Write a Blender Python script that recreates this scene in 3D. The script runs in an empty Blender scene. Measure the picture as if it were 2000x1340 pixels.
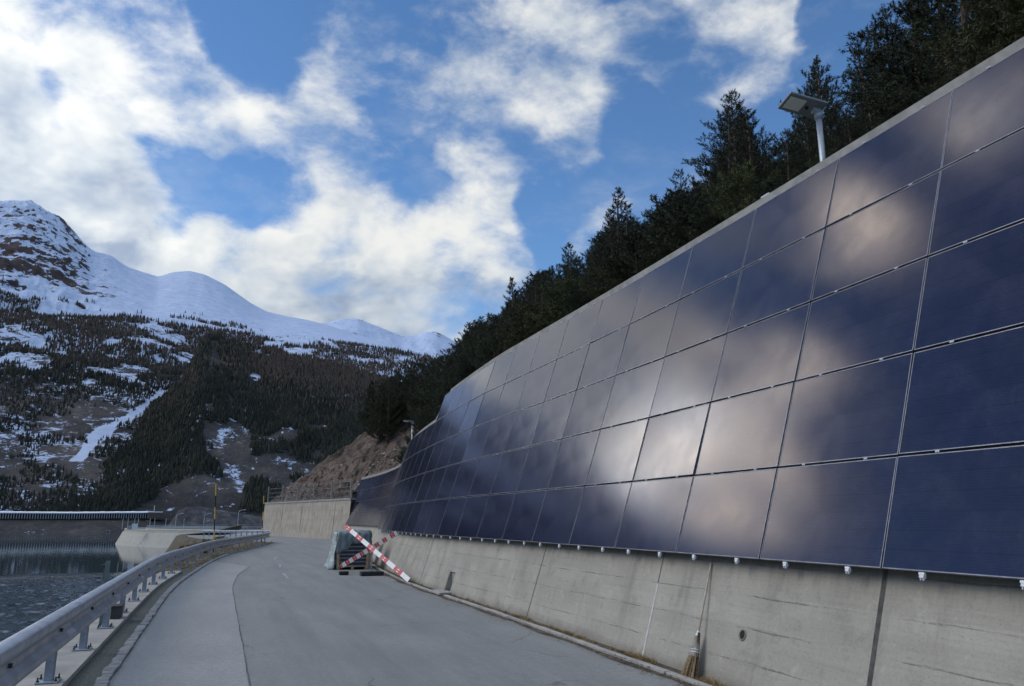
import bpy, math, random
import numpy as np
from mathutils import Vector, Matrix
C = bpy.context.scene.collection
scn = bpy.context.scene
R = math.radians
# ---------------------------------------------------------------- camera
cam_d = bpy.data.cameras.new("camera"); cam = bpy.data.objects.new("camera", cam_d); C.objects.link(cam)
cam_d.sensor_width = 36; cam_d.lens = 1506.2/2000*36; cam_d.clip_end = 30000; cam_d.clip_start = 0.05
cam.location = (0, 0, 1.8)
YAW, PITCH = R(20.30), R(12.89)
cam.rotation_euler = (R(90)+PITCH, 0, -YAW)
scn.camera = cam
scn.view_settings.view_transform = 'Standard'; scn.view_settings.look = 'None'
scn.view_settings.gamma = 1; scn.view_settings.exposure = 0.0
EYE = 1.8
_F = np.array([math.sin(YAW)*math.cos(PITCH), math.cos(YAW)*math.cos(PITCH), math.sin(PITCH)])
_R = np.array([math.cos(YAW), -math.sin(YAW), 0.0]); _U = np.cross(_R, _F)
def pdir(x, y):
    """direction of a point of the photograph, used for measured angles (ridge heights, cloud directions)"""
    d = _R*(x-1000)/1506.2+_U*(670-y)/1506.2+_F
    return d/np.linalg.norm(d)
def azel(x, y):
    d = pdir(x, y); return math.degrees(math.atan2(d[0], d[1])), math.degrees(math.asin(d[2]))
def proj(q):
    v = np.asarray(q, float)-np.array([0, 0, EYE]); a, b, c = v@_R, v@_U, v@_F
    return (1000+1506.2*a/c, 670-1506.2*b/c) if c > 0.1 else (1e6, 1e6)

def dird(az, el): return (math.sin(R(az))*math.cos(R(el)), math.cos(R(az))*math.cos(R(el)), math.sin(R(el)))
# ---------------------------------------------------------------- node helper
class NT:
    def __init__(s, tree): s.t = tree; s.n = tree.nodes; s.l = tree.links
    def new(s, typ, **kw):
        n = s.n.new(typ)
        for k, v in kw.items():
            if k == 'inp':
                for kk, vv in v.items(): s.put(n.inputs[kk], vv)
            else: setattr(n, k, v)
        return n
    def put(s, sock, v):
        if isinstance(v, bpy.types.NodeSocket): s.l.new(v, sock)
        elif v is not None:
            if sock.type == 'RGBA' and len(v) == 3: v = (*v, 1)
            sock.default_value = v
    def m(s, op, a, b=None, c=None, clamp=False):
        n = s.new('ShaderNodeMath', operation=op, use_clamp=clamp)
        for i, v in enumerate((a, b, c)):
            if v is not None: s.put(n.inputs[i], v)
        return n.outputs[0]
    def vm(s, op, a, b=None, out=0):
        n = s.new('ShaderNodeVectorMath', operation=op); s.put(n.inputs[0], a)
        if b is not None:
            if op == 'SCALE': s.put(n.inputs[3], b)
            else: s.put(n.inputs[1], b)
        return n.outputs[out]
    def noise(s, vec, scale, detail=4, rough=0.55, dist=0.0, dim='3D'):
        n = s.new('ShaderNodeTexNoise', noise_dimensions=dim); s.put(n.inputs['Vector'], vec)
        n.inputs['Scale'].default_value = scale; n.inputs['Detail'].default_value = detail
        n.inputs['Roughness'].default_value = rough; n.inputs['Distortion'].default_value = dist
        return n.outputs[0]
    def ss(s, v, a, b, lo=0.0, hi=1.0, kind='SMOOTHSTEP'):
        n = s.new('ShaderNodeMapRange', interpolation_type=kind); s.put(n.inputs[0], v)
        for i, x in ((1, a), (2, b), (3, lo), (4, hi)): s.put(n.inputs[i], x)
        return n.outputs[0]
    def mix(s, f, a, b):
        n = s.new('ShaderNodeMix', data_type='RGBA'); s.put(n.inputs[0], f); s.put(n.inputs[6], a); s.put(n.inputs[7], b)
        return n.outputs[2]
    def mapv(s, vec, scale=(1, 1, 1), rot=(0, 0, 0), loc=(0, 0, 0)):
        n = s.new('ShaderNodeMapping'); s.put(n.inputs[0], vec)
        n.inputs[3].default_value = scale; n.inputs[2].default_value = rot; n.inputs[1].default_value = loc
        return n.outputs[0]
    def ramp(s, v, stops):
        n = s.new('ShaderNodeValToRGB'); s.put(n.inputs[0], v); e = n.color_ramp.elements
        while len(e) < len(stops): e.new(0.5)
        for i, (p, c) in enumerate(stops): e[i].position = p; e[i].color = (*c, 1)
        return n.outputs[0]

# ---------------------------------------------------------------- world: sky with clouds
SUN_AZ, SUN_EL = -72.0, 38.0       # degrees from +Y (clockwise), above horizon
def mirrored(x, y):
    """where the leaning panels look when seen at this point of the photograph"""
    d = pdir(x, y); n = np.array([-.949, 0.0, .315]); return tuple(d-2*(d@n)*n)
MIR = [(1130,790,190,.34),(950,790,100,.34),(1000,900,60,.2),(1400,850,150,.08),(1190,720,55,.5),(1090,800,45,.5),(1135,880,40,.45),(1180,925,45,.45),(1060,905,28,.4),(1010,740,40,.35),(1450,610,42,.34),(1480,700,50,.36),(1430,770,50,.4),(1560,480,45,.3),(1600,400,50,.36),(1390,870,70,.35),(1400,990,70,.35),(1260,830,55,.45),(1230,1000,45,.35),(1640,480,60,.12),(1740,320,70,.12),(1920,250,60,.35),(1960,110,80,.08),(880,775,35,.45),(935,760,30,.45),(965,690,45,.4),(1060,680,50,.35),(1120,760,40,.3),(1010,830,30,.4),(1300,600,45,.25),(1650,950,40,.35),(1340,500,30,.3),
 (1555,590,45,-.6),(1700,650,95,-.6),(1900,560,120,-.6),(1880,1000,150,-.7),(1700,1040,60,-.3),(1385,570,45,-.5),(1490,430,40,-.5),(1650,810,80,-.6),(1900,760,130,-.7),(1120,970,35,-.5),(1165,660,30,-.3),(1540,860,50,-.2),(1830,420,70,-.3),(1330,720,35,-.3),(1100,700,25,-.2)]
w = bpy.data.worlds.new("World"); scn.world = w; w.use_nodes = True
t = NT(w.node_tree); t.n.clear()
geo = t.new('ShaderNodeTexCoord').outputs['Generated']
sky = t.new('ShaderNodeTexSky', sky_type='NISHITA', sun_disc=False)
sky.sun_elevation = R(SUN_EL); sky.sun_rotation = R(SUN_AZ); sky.altitude = 1800; sky.air_density = 1.0; sky.dust_density = 0.3; sky.ozone_density = 2.0
skyc = t.vm('SCALE', sky.outputs[0], 0.15)
skyc = t.new('ShaderNodeHueSaturation', inp={'Saturation': 1.16, 'Value': 1.16, 'Color': skyc}).outputs[0]
sep = t.new('ShaderNodeSeparateXYZ', inp={0: geo}); dz = sep.outputs[2]
pc = t.mapv(geo, rot=(R(12), R(-22), 0), scale=(1.0, 1.0, 1.45))
w1 = t.new('ShaderNodeTexNoise', inp={'Vector': pc, 'Scale': 3.0, 'Detail': 4}).outputs[1]
wp = t.vm('ADD', pc, t.vm('SCALE', t.vm('SUBTRACT', w1, (0.5, 0.5, 0.5)), 0.10))
dist = t.vm('SCALE', t.vm('SUBTRACT', t.new('ShaderNodeTexNoise', inp={'Vector': geo, 'Scale': 9.0, 'Detail': 5.0}).outputs[1], (0.5, 0.5, 0.5)), 0.09)
gd = t.vm('NORMALIZE', t.vm('ADD', geo, dist))
n1 = t.noise(wp, 6.2, 10, 0.55)
ps = t.mapv(geo, rot=(0, R(38), 0), scale=(1.0, 1.0, 1.9))
ps = t.vm('ADD', ps, t.vm('SCALE', t.vm('SUBTRACT', w1, (0.5, 0.5, 0.5)), 0.10))
nfine = t.noise(ps, 15.0, 8, 0.60)
veil = t.noise(ps, 5.0, 7, 0.62)
n1b = t.noise(t.vm('ADD', wp, (-0.014, 0.0, 0.020)), 6.5, 4, 0.60)
BL = [  # x, y, radius (px of the photograph), amount
 (120,10,130,.42),(260,70,110,.46),(350,140,100,.46),(440,200,90,.40),(560,215,80,.32),(40,250,110,.36),(40,350,130,.46),(230,185,55,.36),
 (120,130,60,.3),(130,360,80,.3),(370,255,65,.36),(620,240,70,.34),(680,60,120,.30),(820,50,130,.44),(960,60,110,.34),(800,215,95,.38),(880,300,120,.42),(740,340,75,.34),(1050,150,110,.34),(1110,260,90,.36),
 (930,390,75,.34),(700,380,50,.3),(1120,60,90,.32),(520,330,50,.30),(600,370,40,.26),(335,345,26,.3),(1370,50,105,.55),(1470,90,95,.55),(1420,140,90,.45),(1290,20,70,.35),
 (190,485,45,.42),(290,500,55,.45),(420,460,42,.42),(470,490,55,.4),(560,475,55,.45),(680,510,75,.45),(820,510,70,.45),(950,505,60,.42),(1010,530,40,.35),(700,580,80,.45),(850,600,80,.45),(560,560,60,.42),(430,520,55,.4),(800,660,60,.4),
 (940,640,50,.35),(1150,445,38,.35),(1230,390,25,.2),(620,620,70,.4),(20,390,70,.4),(1240,400,30,.2),
 (430,60,45,-.45),(480,110,45,-.45),(525,160,40,-.4),(550,220,35,-.4),(620,30,30,-.2),(930,190,35,-.25),(1010,250,30,-.2),(720,240,25,-.25),(640,260,20,-.2),(190,150,50,-.40),(110,75,40,-.25),(400,20,75,-.40),(500,110,55,-.30),(590,130,45,-.38),(270,350,75,-.45),(220,300,40,-.3),(370,390,80,-.45),(540,285,45,-.30),(490,300,35,-.3),(500,400,60,-.45),(200,420,70,-.22),(590,420,35,-.4),(1290,300,80,-.5),(1230,230,60,-.5),
 (1190,110,40,-.4),(1200,20,30,-.3),(1060,430,45,-.45),(1160,380,35,-.35),(1620,80,80,-.6),(1700,20,90,-.6),(1400,300,90,-.4),(1570,180,60,-.4),(750,150,30,-.26),(970,110,40,-.3),(870,440,30,-.2),(885,605,18,-.35),(1060,370,35,-.4),(660,150,30,-.2),(1080,520,30,-.3)]
acc = None
for (x, y, r, a) in BL:
    c = pdir(x, y); th = r/1506.2*1.25
    d_ = t.vm('DOT_PRODUCT', gd, tuple(c), out=1)
    v_ = t.ss(d_, math.cos(th*1.45), math.cos(th*0.25), 0.0, a)
    acc = v_ if acc is None else t.m('ADD', acc, v_)
acc = t.m('MAXIMUM', t.m('MINIMUM', t.m('MULTIPLY', acc, 0.75), 0.20), -0.34)
nn = t.m('ADD', t.m('MULTIPLY', t.m('SUBTRACT', n1, 0.5), 2.0), t.m('MULTIPLY', t.m('SUBTRACT', nfine, 0.5), 1.0))
# elsewhere than in front, scattered cloud of its own
fr = t.vm('DOT_PRODUCT', geo, tuple(pdir(850, 300)), out=1)
bg = t.ss(fr, 0.72, 0.86, 0.02, -0.06)
for az_, el_, w_, a_ in ((-60, 26, 12, -.5), (-7.5, 16.5, 6, .22), (0, 16.5, 6, .30), (7, 17.0, 6, .30), (13, 16.5, 6, .25), (-85, 40, 16, .15)):
    bg = t.m('ADD', bg, t.ss(t.vm('DOT_PRODUCT', gd, dird(az_, el_), out=1), math.cos(R(w_*1.4)), math.cos(R(w_*.3)), 0.0, a_))
dens = t.m('ADD', t.m('ADD', nn, t.m('MULTIPLY', acc, 1.0)), bg)
macc = None  # unseen cloud patches and clear gaps added for the panels to reflect
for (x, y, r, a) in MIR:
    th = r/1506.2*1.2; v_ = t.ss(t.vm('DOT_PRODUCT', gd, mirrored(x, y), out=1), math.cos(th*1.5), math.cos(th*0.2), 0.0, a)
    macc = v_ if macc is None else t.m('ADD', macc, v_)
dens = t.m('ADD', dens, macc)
alpha = t.m('MAXIMUM', t.ss(dens, -0.12, 0.66), t.ss(veil, .50, .76, 0, .24))
edge = t.m('MULTIPLY', t.m('SUBTRACT', n1, n1b), 1.5)
thick = t.ss(dens, 0.25, 0.95)
lum = t.m('ADD', t.m('SUBTRACT', 0.80, t.m('MULTIPLY', thick, 0.16)), edge)
lown = t.noise(wp, 4.2, 4, 0.5)
lum = t.m('ADD', lum, t.m('MULTIPLY', t.m('SUBTRACT', lown, 0.5), 0.75))
lowb = t.ss(t.m('ADD', dz, t.m('MULTIPLY', t.m('SUBTRACT', nfine, .5), 0.10)), 0.335, 0.285)
lum = t.m('SUBTRACT', lum, t.m('MULTIPLY', lowb, 0.30))
# warmer and brighter towards the hidden sun on the left
sund = (math.sin(R(SUN_AZ))*math.cos(R(SUN_EL)), math.cos(R(SUN_AZ))*math.cos(R(SUN_EL)), math.sin(R(SUN_EL)))
sdd = t.vm('DOT_PRODUCT', geo, dird(-27, 26), out=1)
sd = t.ss(sdd, 0.80, 1.0)
lum = t.m('ADD', lum, t.m('MULTIPLY', t.ss(sdd, 0.6, 0.98), 0.16))
ccol = t.ramp(t.m('MINIMUM', t.m('MAXIMUM', lum, 0.0), 1.0), [(0.0, (0.17, 0.23, 0.36)), (0.45, (0.34, 0.42, 0.55)), (0.72, (0.60, 0.66, 0.72)), (1.0, (0.87, 0.88, 0.86))])
# thin veil and cloud near the hidden sun are brighter; unseen cloud overhead and far left brightened to light road and wall
leftm = t.ss(t.vm('DOT_PRODUCT', geo, dird(-109, 0), out=1), -0.03, 0.05)  # keeps the brightness added to mirrored patches in the unseen sky on the left
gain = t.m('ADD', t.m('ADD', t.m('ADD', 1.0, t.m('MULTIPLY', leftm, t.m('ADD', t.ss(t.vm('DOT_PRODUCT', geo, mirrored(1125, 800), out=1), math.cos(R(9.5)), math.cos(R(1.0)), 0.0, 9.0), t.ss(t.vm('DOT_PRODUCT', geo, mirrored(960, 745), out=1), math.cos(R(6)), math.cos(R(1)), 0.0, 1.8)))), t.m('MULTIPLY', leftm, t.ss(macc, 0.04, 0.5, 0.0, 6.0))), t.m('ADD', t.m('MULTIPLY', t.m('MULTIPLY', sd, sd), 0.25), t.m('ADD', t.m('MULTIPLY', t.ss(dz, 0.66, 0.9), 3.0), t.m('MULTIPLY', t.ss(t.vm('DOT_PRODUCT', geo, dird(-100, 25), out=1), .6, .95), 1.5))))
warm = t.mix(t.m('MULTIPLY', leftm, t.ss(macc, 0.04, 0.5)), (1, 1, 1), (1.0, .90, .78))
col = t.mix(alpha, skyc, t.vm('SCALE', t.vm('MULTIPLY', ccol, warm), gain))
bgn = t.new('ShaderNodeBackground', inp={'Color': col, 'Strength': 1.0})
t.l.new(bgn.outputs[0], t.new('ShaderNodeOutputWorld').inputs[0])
w.cycles.sampling_method = 'MANUAL'; w.cycles.sample_map_resolution = 1024
sun_d = bpy.data.lights.new("sun", 'SUN'); sun = bpy.data.objects.new("sun", sun_d); C.objects.link(sun)
sun_d.energy = 1.3; sun_d.angle = R(30); sun_d.color = (1.0, 0.93, 0.84)
sun.rotation_euler = Vector(sund).to_track_quat('Z', 'Y').to_euler(); sun.location = (0, 0, 60)

# ---------------------------------------------------------------- material helpers
def new_mat(name):
    m = bpy.data.materials.new(name); m.use_nodes = True
    t = NT(m.node_tree); t.n.clear()
    b = t.new('ShaderNodeBsdfPrincipled'); o = t.new('ShaderNodeOutputMaterial'); t.l.new(b.outputs[0], o.inputs[0])
    return m, t, b
def simple(name, col, rough=0.6, metal=0.0, var=0.15, scale=6.0, bump=0.0, bscale=40.0, coat=0.0, spec=0.5):
    m, t, b = new_mat(name)
    oc = t.new('ShaderNodeTexCoord').outputs['Object']
    n = t.noise(oc, scale, 5, 0.6)
    c1 = tuple(max(0, x*(1-var)) for x in col); c2 = tuple(min(1, x*(1+var)) for x in col)
    t.put(b.inputs['Base Color'], t.mix(t.ss(n, 0.3, 0.7), c1, c2))
    t.put(b.inputs['Roughness'], t.ss(t.noise(oc, scale*2.3, 4), 0.3, 0.7, max(0.02, rough-0.08), min(1, rough+0.08)))
    b.inputs['Metallic'].default_value = metal; b.inputs['Coat Weight'].default_value = coat
    b.inputs['Specular IOR Level'].default_value = spec
    if bump:
        bn = t.new('ShaderNodeBump', inp={'Height': t.noise(oc, bscale, 6, 0.65), 'Distance': bump, 'Strength': 0.8})
        t.put(b.inputs['Normal'], bn.outputs[0])
    return m

def mat_asphalt(name, c1, c2, cracks=1.0):
    m, t, b = new_mat(name)
    oc = t.new('ShaderNodeTexCoord').outputs['Object']
    big = t.noise(oc, 0.35, 5, 0.6); mid = t.noise(t.mapv(oc, (1, .25, 1)), 1.6, 5, 0.6); fine = t.noise(oc, 30, 6, 0.9)
    agg = t.new('ShaderNodeTexVoronoi', inp={'Vector': oc, 'Scale': 90.0}).outputs[0]
    c = t.mix(t.ss(big, .35, .65), c1, c2)
    spk = t.noise(oc, 9.0, 10, .95); c = t.mix(t.ss(spk, .40, .62, 0, .5), c, tuple(x*.6 for x in c1)); c = t.mix(t.ss(spk, .36, .46, .35, 0), c, tuple(min(1, x*1.5) for x in c2))
    c = t.mix(t.ss(mid, .3, .75, 0, .45), c, tuple(x*0.72 for x in c1))
    c = t.mix(t.ss(fine, .42, .75, 0, .55), c, tuple(min(1, x*1.6) for x in c2))
    c = t.mix(t.ss(agg, .0, .35, .35, 0), c, tuple(x*0.45 for x in c1))
    if cracks:
        wob = t.vm('ADD', oc, t.vm('SCALE', t.new('ShaderNodeTexNoise', inp={'Vector': oc, 'Scale': 2.5, 'Detail': 4.0}).outputs[1], 0.55))
        v = t.new('ShaderNodeTexVoronoi', feature='DISTANCE_TO_EDGE', inp={'Vector': wob, 'Scale': 0.42}).outputs[0]
        line = t.m('MULTIPLY', t.ss(v, 0.002, 0.010, 1, 0), t.ss(t.noise(oc, 0.6, 3), .50, .62))
        c = t.mix(t.m('MULTIPLY', line, cracks*.8), c, (0.035, 0.035, 0.036))
        grime = t.noise(t.mapv(oc, (1.6, .10, 1)), 1.0, 6, .7); c = t.mix(t.ss(grime, .38, .68, 0, .42), c, tuple(x*.62 for x in c1))
        st = t.ss(t.noise(t.mapv(oc, (1, .55, 1), loc=(3, 1, 0)), 1.1, 6, .7), .60, .72, 0, .35)
        c = t.mix(st, c, tuple(x*0.6 for x in c1))
    t.put(b.inputs['Base Color'], c)
    t.put(b.inputs['Roughness'], t.ss(big, .3, .7, .72, .88))
    bn = t.new('ShaderNodeBump', inp={'Height': t.m('ADD', t.m('MULTIPLY', fine, .5), agg), 'Distance': 0.006, 'Strength': 0.7})
    t.put(b.inputs['Normal'], bn.outputs[0]); return m

def mat_concrete(name, base, dark, light, uv=True, boards=0.33, stains=0.5, rust=0.0, topstain=None):
    m, t, b = new_mat(name)
    tc = t.new('ShaderNodeTexCoord'); oc = tc.outputs['UV'] if uv else tc.outputs['Object']
    o3 = tc.outputs['Object']
    s = t.new('ShaderNodeSeparateXYZ', inp={0: oc}); u, v = s.outputs[0], s.outputs[1]
    big = t.noise(o3, 0.55, 5, 0.6); mid = t.noise(o3, 3.2, 6, 0.65); fine = t.noise(o3, 38, 6, 0.75)
    pit = t.new('ShaderNodeTexVoronoi', inp={'Vector': o3, 'Scale': 30.0, 'Randomness': 1.0}).outputs[0]
    c = t.mix(t.ss(big, .32, .68), base, tuple(x*.84 for x in base))
    c = t.mix(t.ss(mid, .35, .7, 0, .5), c, light)
    c = t.mix(t.ss(fine, .5, .74, 0, .55), c, dark)
    c = t.mix(t.ss(fine, .30, .44, .45, 0), c, light)
    pitm = t.m('MULTIPLY', t.ss(pit, .05, .16, 1, 0), t.ss(t.noise(o3, 1.3, 4, .6), .42, .62))
    c = t.mix(t.m('MULTIPLY', pitm, .75), c, tuple(x*.45 for x in dark))
    # formwork board edges: broken lines along the wall
    wv = t.m('ADD', v, t.m('MULTIPLY', t.noise(t.new('ShaderNodeCombineXYZ', inp={0: t.m('MULTIPLY', u, 0.8), 1: 0.0, 2: 0.0}).outputs[0], 1.0, 3), 0.05))
    fr = t.m('ABSOLUTE', t.m('SUBTRACT', t.m('FRACT', t.m('DIVIDE', wv, boards)), 0.5))
    uvv = t.new('ShaderNodeCombineXYZ', inp={0: t.m('MULTIPLY', u, 0.9), 1: t.m('FLOOR', t.m('DIVIDE', wv, boards)), 2: 3.0}).outputs[0]
    ln = t.m('MULTIPLY', t.ss(fr, 0.462, 0.487), t.ss(t.noise(uvv, 1.0, 4, .7), .47, .56))
    ln = t.m('MULTIPLY', ln, t.ss(fine, .35, .6, .3, 1))
    c = t.mix(t.m('MULTIPLY', ln, .55), c, tuple(x*.5 for x in dark))
    brd = t.new('ShaderNodeTexWhiteNoise', noise_dimensions='2D', inp={'Vector': t.new('ShaderNodeCombineXYZ', inp={0: t.m('FLOOR', t.m('DIVIDE', u, 4.3)), 1: t.m('FLOOR', t.m('DIVIDE', v, boards*.5)), 2: 0.0}).outputs[0]}).outputs[0]
    c = t.mix(t.ss(brd, 0, 1, 0, .22, 'LINEAR'), c, dark)
    grain = t.noise(t.new('ShaderNodeCombineXYZ', inp={0: t.m('MULTIPLY', u, 1.5), 1: t.m('MULTIPLY', v, 40.0), 2: 0.0}).outputs[0], 1.0, 5, .7)
    c = t.mix(t.ss(grain, .45, .75, 0, .30), c, dark)
    blot = t.noise(o3, 1.6, 8, .75); c = t.mix(t.ss(blot, .5, .66, 0, .45), c, tuple(x*.85 for x in dark)); c = t.mix(t.ss(blot, .36, .46, .4, 0), c, light)
    # streaks running down
    su = t.new('ShaderNodeCombineXYZ', inp={0: t.m('MULTIPLY', u, 3.0), 1: t.m('MULTIPLY', v, 0.35), 2: 0.0}).outputs[0]
    stn = t.noise(su, 1.0, 6, .7)
    c = t.mix(t.m('MULTIPLY', t.ss(stn, .52, .72), stains), c, dark)
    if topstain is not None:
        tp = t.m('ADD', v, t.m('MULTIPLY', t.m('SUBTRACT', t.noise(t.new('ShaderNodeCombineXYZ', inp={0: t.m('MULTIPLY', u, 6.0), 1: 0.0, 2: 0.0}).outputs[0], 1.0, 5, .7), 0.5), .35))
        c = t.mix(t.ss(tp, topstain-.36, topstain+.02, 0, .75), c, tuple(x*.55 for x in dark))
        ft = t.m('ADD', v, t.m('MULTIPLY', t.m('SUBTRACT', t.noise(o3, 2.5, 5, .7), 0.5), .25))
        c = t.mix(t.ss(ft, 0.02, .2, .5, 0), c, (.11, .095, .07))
    if rust:
        c = t.mix(t.m('MULTIPLY', t.ss(t.noise(su, 1.7, 5, .6), .55, .66), rust), c, (.20, .11, .055))
    t.put(b.inputs['Base Color'], c)
    t.put(b.inputs['Roughness'], t.ss(mid, .3, .7, .78, .92))
    h = t.m('ADD', t.m('MULTIPLY', fine, .6), t.m('SUBTRACT', t.m('MULTIPLY', mid, .8), t.m('ADD', t.m('MULTIPLY', ln, .9), t.m('MULTIPLY', pitm, .7))))
    bn = t.new('ShaderNodeBump', inp={'Height': h, 'Distance': 0.012, 'Strength': 0.75})
    t.put(b.inputs['Normal'], bn.outputs[0]); return m

M = {}
M['asphalt'] = mat_asphalt('old_asphalt', (.225, .228, .218), (.29, .292, .28), .7)
M['asphalt_patch'] = mat_asphalt('smooth_asphalt', (.285, .288, .276), (.34, .342, .33), 0.0)
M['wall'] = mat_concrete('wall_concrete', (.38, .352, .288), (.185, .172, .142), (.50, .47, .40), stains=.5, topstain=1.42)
M['wall_far'] = mat_concrete('stained_concrete', (.42, .375, .30), (.22, .18, .135), (.52, .475, .395), boards=.9, stains=.5, rust=.75)
M['dam'] = mat_concrete('dam_concrete', (.44, .42, .36), (.30, .28, .23), (.54, .52, .46), uv=True, boards=2.2, stains=.3)
M['coping'] = simple('coping_concrete', (.31, .30, .27), .85, var=.22, scale=4, bump=.006, bscale=30)
M['ledge'] = simple('ledge_concrete', (.34, .325, .295), .85, var=.18, scale=2.2, bump=.005, bscale=45)
M['kerb'] = simple('kerb_stone', (.27, .27, .27), .85, var=.28, scale=5, bump=.012, bscale=26)
M['steel'] = simple('galvanised_steel', (.40, .43, .48), .42, metal=.75, var=.16, scale=3.5, bump=.0012, bscale=14)
M['steel_post'] = simple('galvanised_post', (.26, .29, .34), .55, metal=.5, var=.22, scale=7, bump=.001, bscale=30)
M['lamp_metal'] = simple('lamp_paint', (.48, .51, .54), .45, metal=.3, var=.08, scale=5)
M['lamp_body'] = simple('lamp_body', (.22, .245, .26), .45, metal=.2, var=.08, scale=5)
M['white_plastic'] = simple('white_plastic', (.66, .67, .68), .4, var=.06, scale=20)
M['black'] = simple('black_rubber', (.02, .02, .022), .75, var=.3, scale=9, bump=.004)
M['frame'] = simple('panel_frame', (.23, .23, .25), .38, metal=.8, var=.2, scale=8)
M['wood'] = simple('raw_wood', (.36, .26, .16), .75, var=.25, scale=8, bump=.004)
M['wood_pale'] = simple('pale_wood', (.50, .43, .33), .6, var=.2, scale=9, bump=.002)
M['straw'] = simple('broom_straw', (.27, .19, .10), .85, var=.4, scale=30)
M['dark_metal'] = simple('dark_metal', (.05, .05, .055), .6, metal=.3, var=.3)
M['yellow'] = simple('yellow_paint', (.72, .45, .04), .5, var=.12, scale=4)
M['tarp'] = simple('green_tarp', (.15, .185, .19), .38, var=.28, scale=3, bump=.03, bscale=5)
M['film'] = simple('plastic_film', (.42, .47, .45), .25, var=.3, scale=4, bump=.03, bscale=9)
M['dark_stack'] = simple('stacked_modules', (.028, .034, .062), .3, var=.3, scale=5)
M['lens'] = simple('frosted_lens', (.72, .75, .72), .35, var=.04)
M['bark'] = simple('pine_bark', (.10, .07, .05), .9, var=.35, scale=8, bump=.02, bscale=18)
M['moss'] = simple('moss_gravel', (.082, .095, .085), .95, var=.5, scale=38, bump=.02, bscale=70)
M['hole_shade'] = simple('drain_shade', (.012, .012, .012), .9)
M['joint'] = simple('joint_filler', (.075, .07, .062), .9, var=.35, scale=12, bump=.004)
M['repair'] = simple('mortar_repair', (.52, .51, .47), .85, var=.15, scale=12, bump=.004)
M['grass'] = simple('dry_grass', (.30, .21, .10), .85, var=.5, scale=3)
M['shrub'] = simple('dry_shrub', (.24, .165, .08), .85, var=.45, scale=2)
M['leaf'] = simple('dead_leaves', (.16, .085, .045), .85, var=.6, scale=9)
M['slab'] = simple('gallery_concrete', (.34, .34, .35), .85, var=.15, scale=.2)
M['green_metal'] = simple('grey_green_metal', (.12, .16, .15), .55, metal=.2, var=.2)
M['fence_wire'] = simple('fence_wire', (.13, .15, .15), .6, metal=.5)
M['fence_post'] = simple('fence_post', (.30, .29, .24), .7, var=.2)
M['orange'] = simple('orange_paint', (.6, .2, .05), .5)

def mat_needles(name, c1, c2, c3):
    m, t, b = new_mat(name)
    oc = t.new('ShaderNodeTexCoord').outputs['Object']; rnd = t.new('ShaderNodeObjectInfo').outputs['Random']
    c = t.mix(t.ss(t.noise(oc, 1.1, 4, .6), .35, .65), c1, c2)
    c = t.mix(t.ss(t.noise(oc, 4.5, 3, .6), .52, .7, 0, .7), c, c3)
    c = t.new('ShaderNodeHueSaturation', inp={'Hue': t.ss(rnd, 0, 1, .475, .51, 'LINEAR'), 'Value': t.ss(rnd, 0, 1, .7, 1.25, 'LINEAR'), 'Color': c}).outputs[0]
    t.put(b.inputs['Base Color'], c); b.inputs['Roughness'].default_value = .6; b.inputs['Specular IOR Level'].default_value = .25
    return m
M['needles'] = mat_needles('pine_needles', (.024, .031, .016), (.040, .048, .023), (.074, .074, .036))
M['needles_light'] = mat_needles('olive_needles', (.05, .06, .02), (.08, .09, .03), (.12, .12, .045))

def mat_panel():
    m, t, b = new_mat('solar_cells')
    oc = t.new('ShaderNodeTexCoord').outputs['Object']; rnd = t.new('ShaderNodeObjectInfo').outputs['Random']
    s = t.new('ShaderNodeSeparateXYZ', inp={0: oc}); x, y = s.outputs[0], s.outputs[1]
    def lines(v, pitch, wd):
        f = t.m('ABSOLUTE', t.m('SUBTRACT', t.m('FRACT', t.m('DIVIDE', v, pitch)), 0.5))
        return t.ss(f, .5-wd, .5-wd*.3)
    bus = lines(y, 0.0173, .16)
    cell = t.m('MAXIMUM', lines(y, 0.173, .018), lines(x, 0.0865, .02))
    n = t.noise(oc, 1.5, 3)
    c = t.mix(t.ss(n, .3, .7), (.0035, .0045, .018), (.0055, .007, .030))
    c = t.mix(t.ss(rnd, 0, 1, 0, .45, 'LINEAR'), c, (.007, .008, .024))
    c = t.mix(t.m('MULTIPLY', bus, .6), c, (.022, .028, .075))
    c = t.mix(t.m('MULTIPLY', cell, .8), c, (.002, .002, .006))
    dust = t.noise(oc, 190, 2, .5)
    spots = t.ss(t.new('ShaderNodeTexVoronoi', inp={'Vector': oc, 'Scale': 7.0}).outputs[0], .012, .03, 1, 0)
    spots = t.m('MULTIPLY', spots, t.ss(t.noise(t.vm('ADD', oc, t.vm('SCALE', t.new('ShaderNodeCombineXYZ', inp={0: rnd, 1: rnd, 2: rnd}).outputs[0], 40.0)), .9, 2), .55, .6))
    c = t.mix(t.m('MULTIPLY', spots, .5), c, (.4, .4, .42))
    c = t.mix(t.ss(t.noise(oc, 3.0, 5, .7), .4, .75, .0, .05), c, (.25, .24, .24))
    t.put(b.inputs['Base Color'], c)
    t.put(b.inputs['Roughness'], t.ss(t.noise(oc, 2.2, 3), .3, .7, .115, .155))
    b.inputs['IOR'].default_value = 1.52
    b.inputs['Specular IOR Level'].default_value = .55; b.inputs['Specular Tint'].default_value = (1.0, .84, .84, 1)
    return m
M['cells'] = mat_panel()

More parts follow.
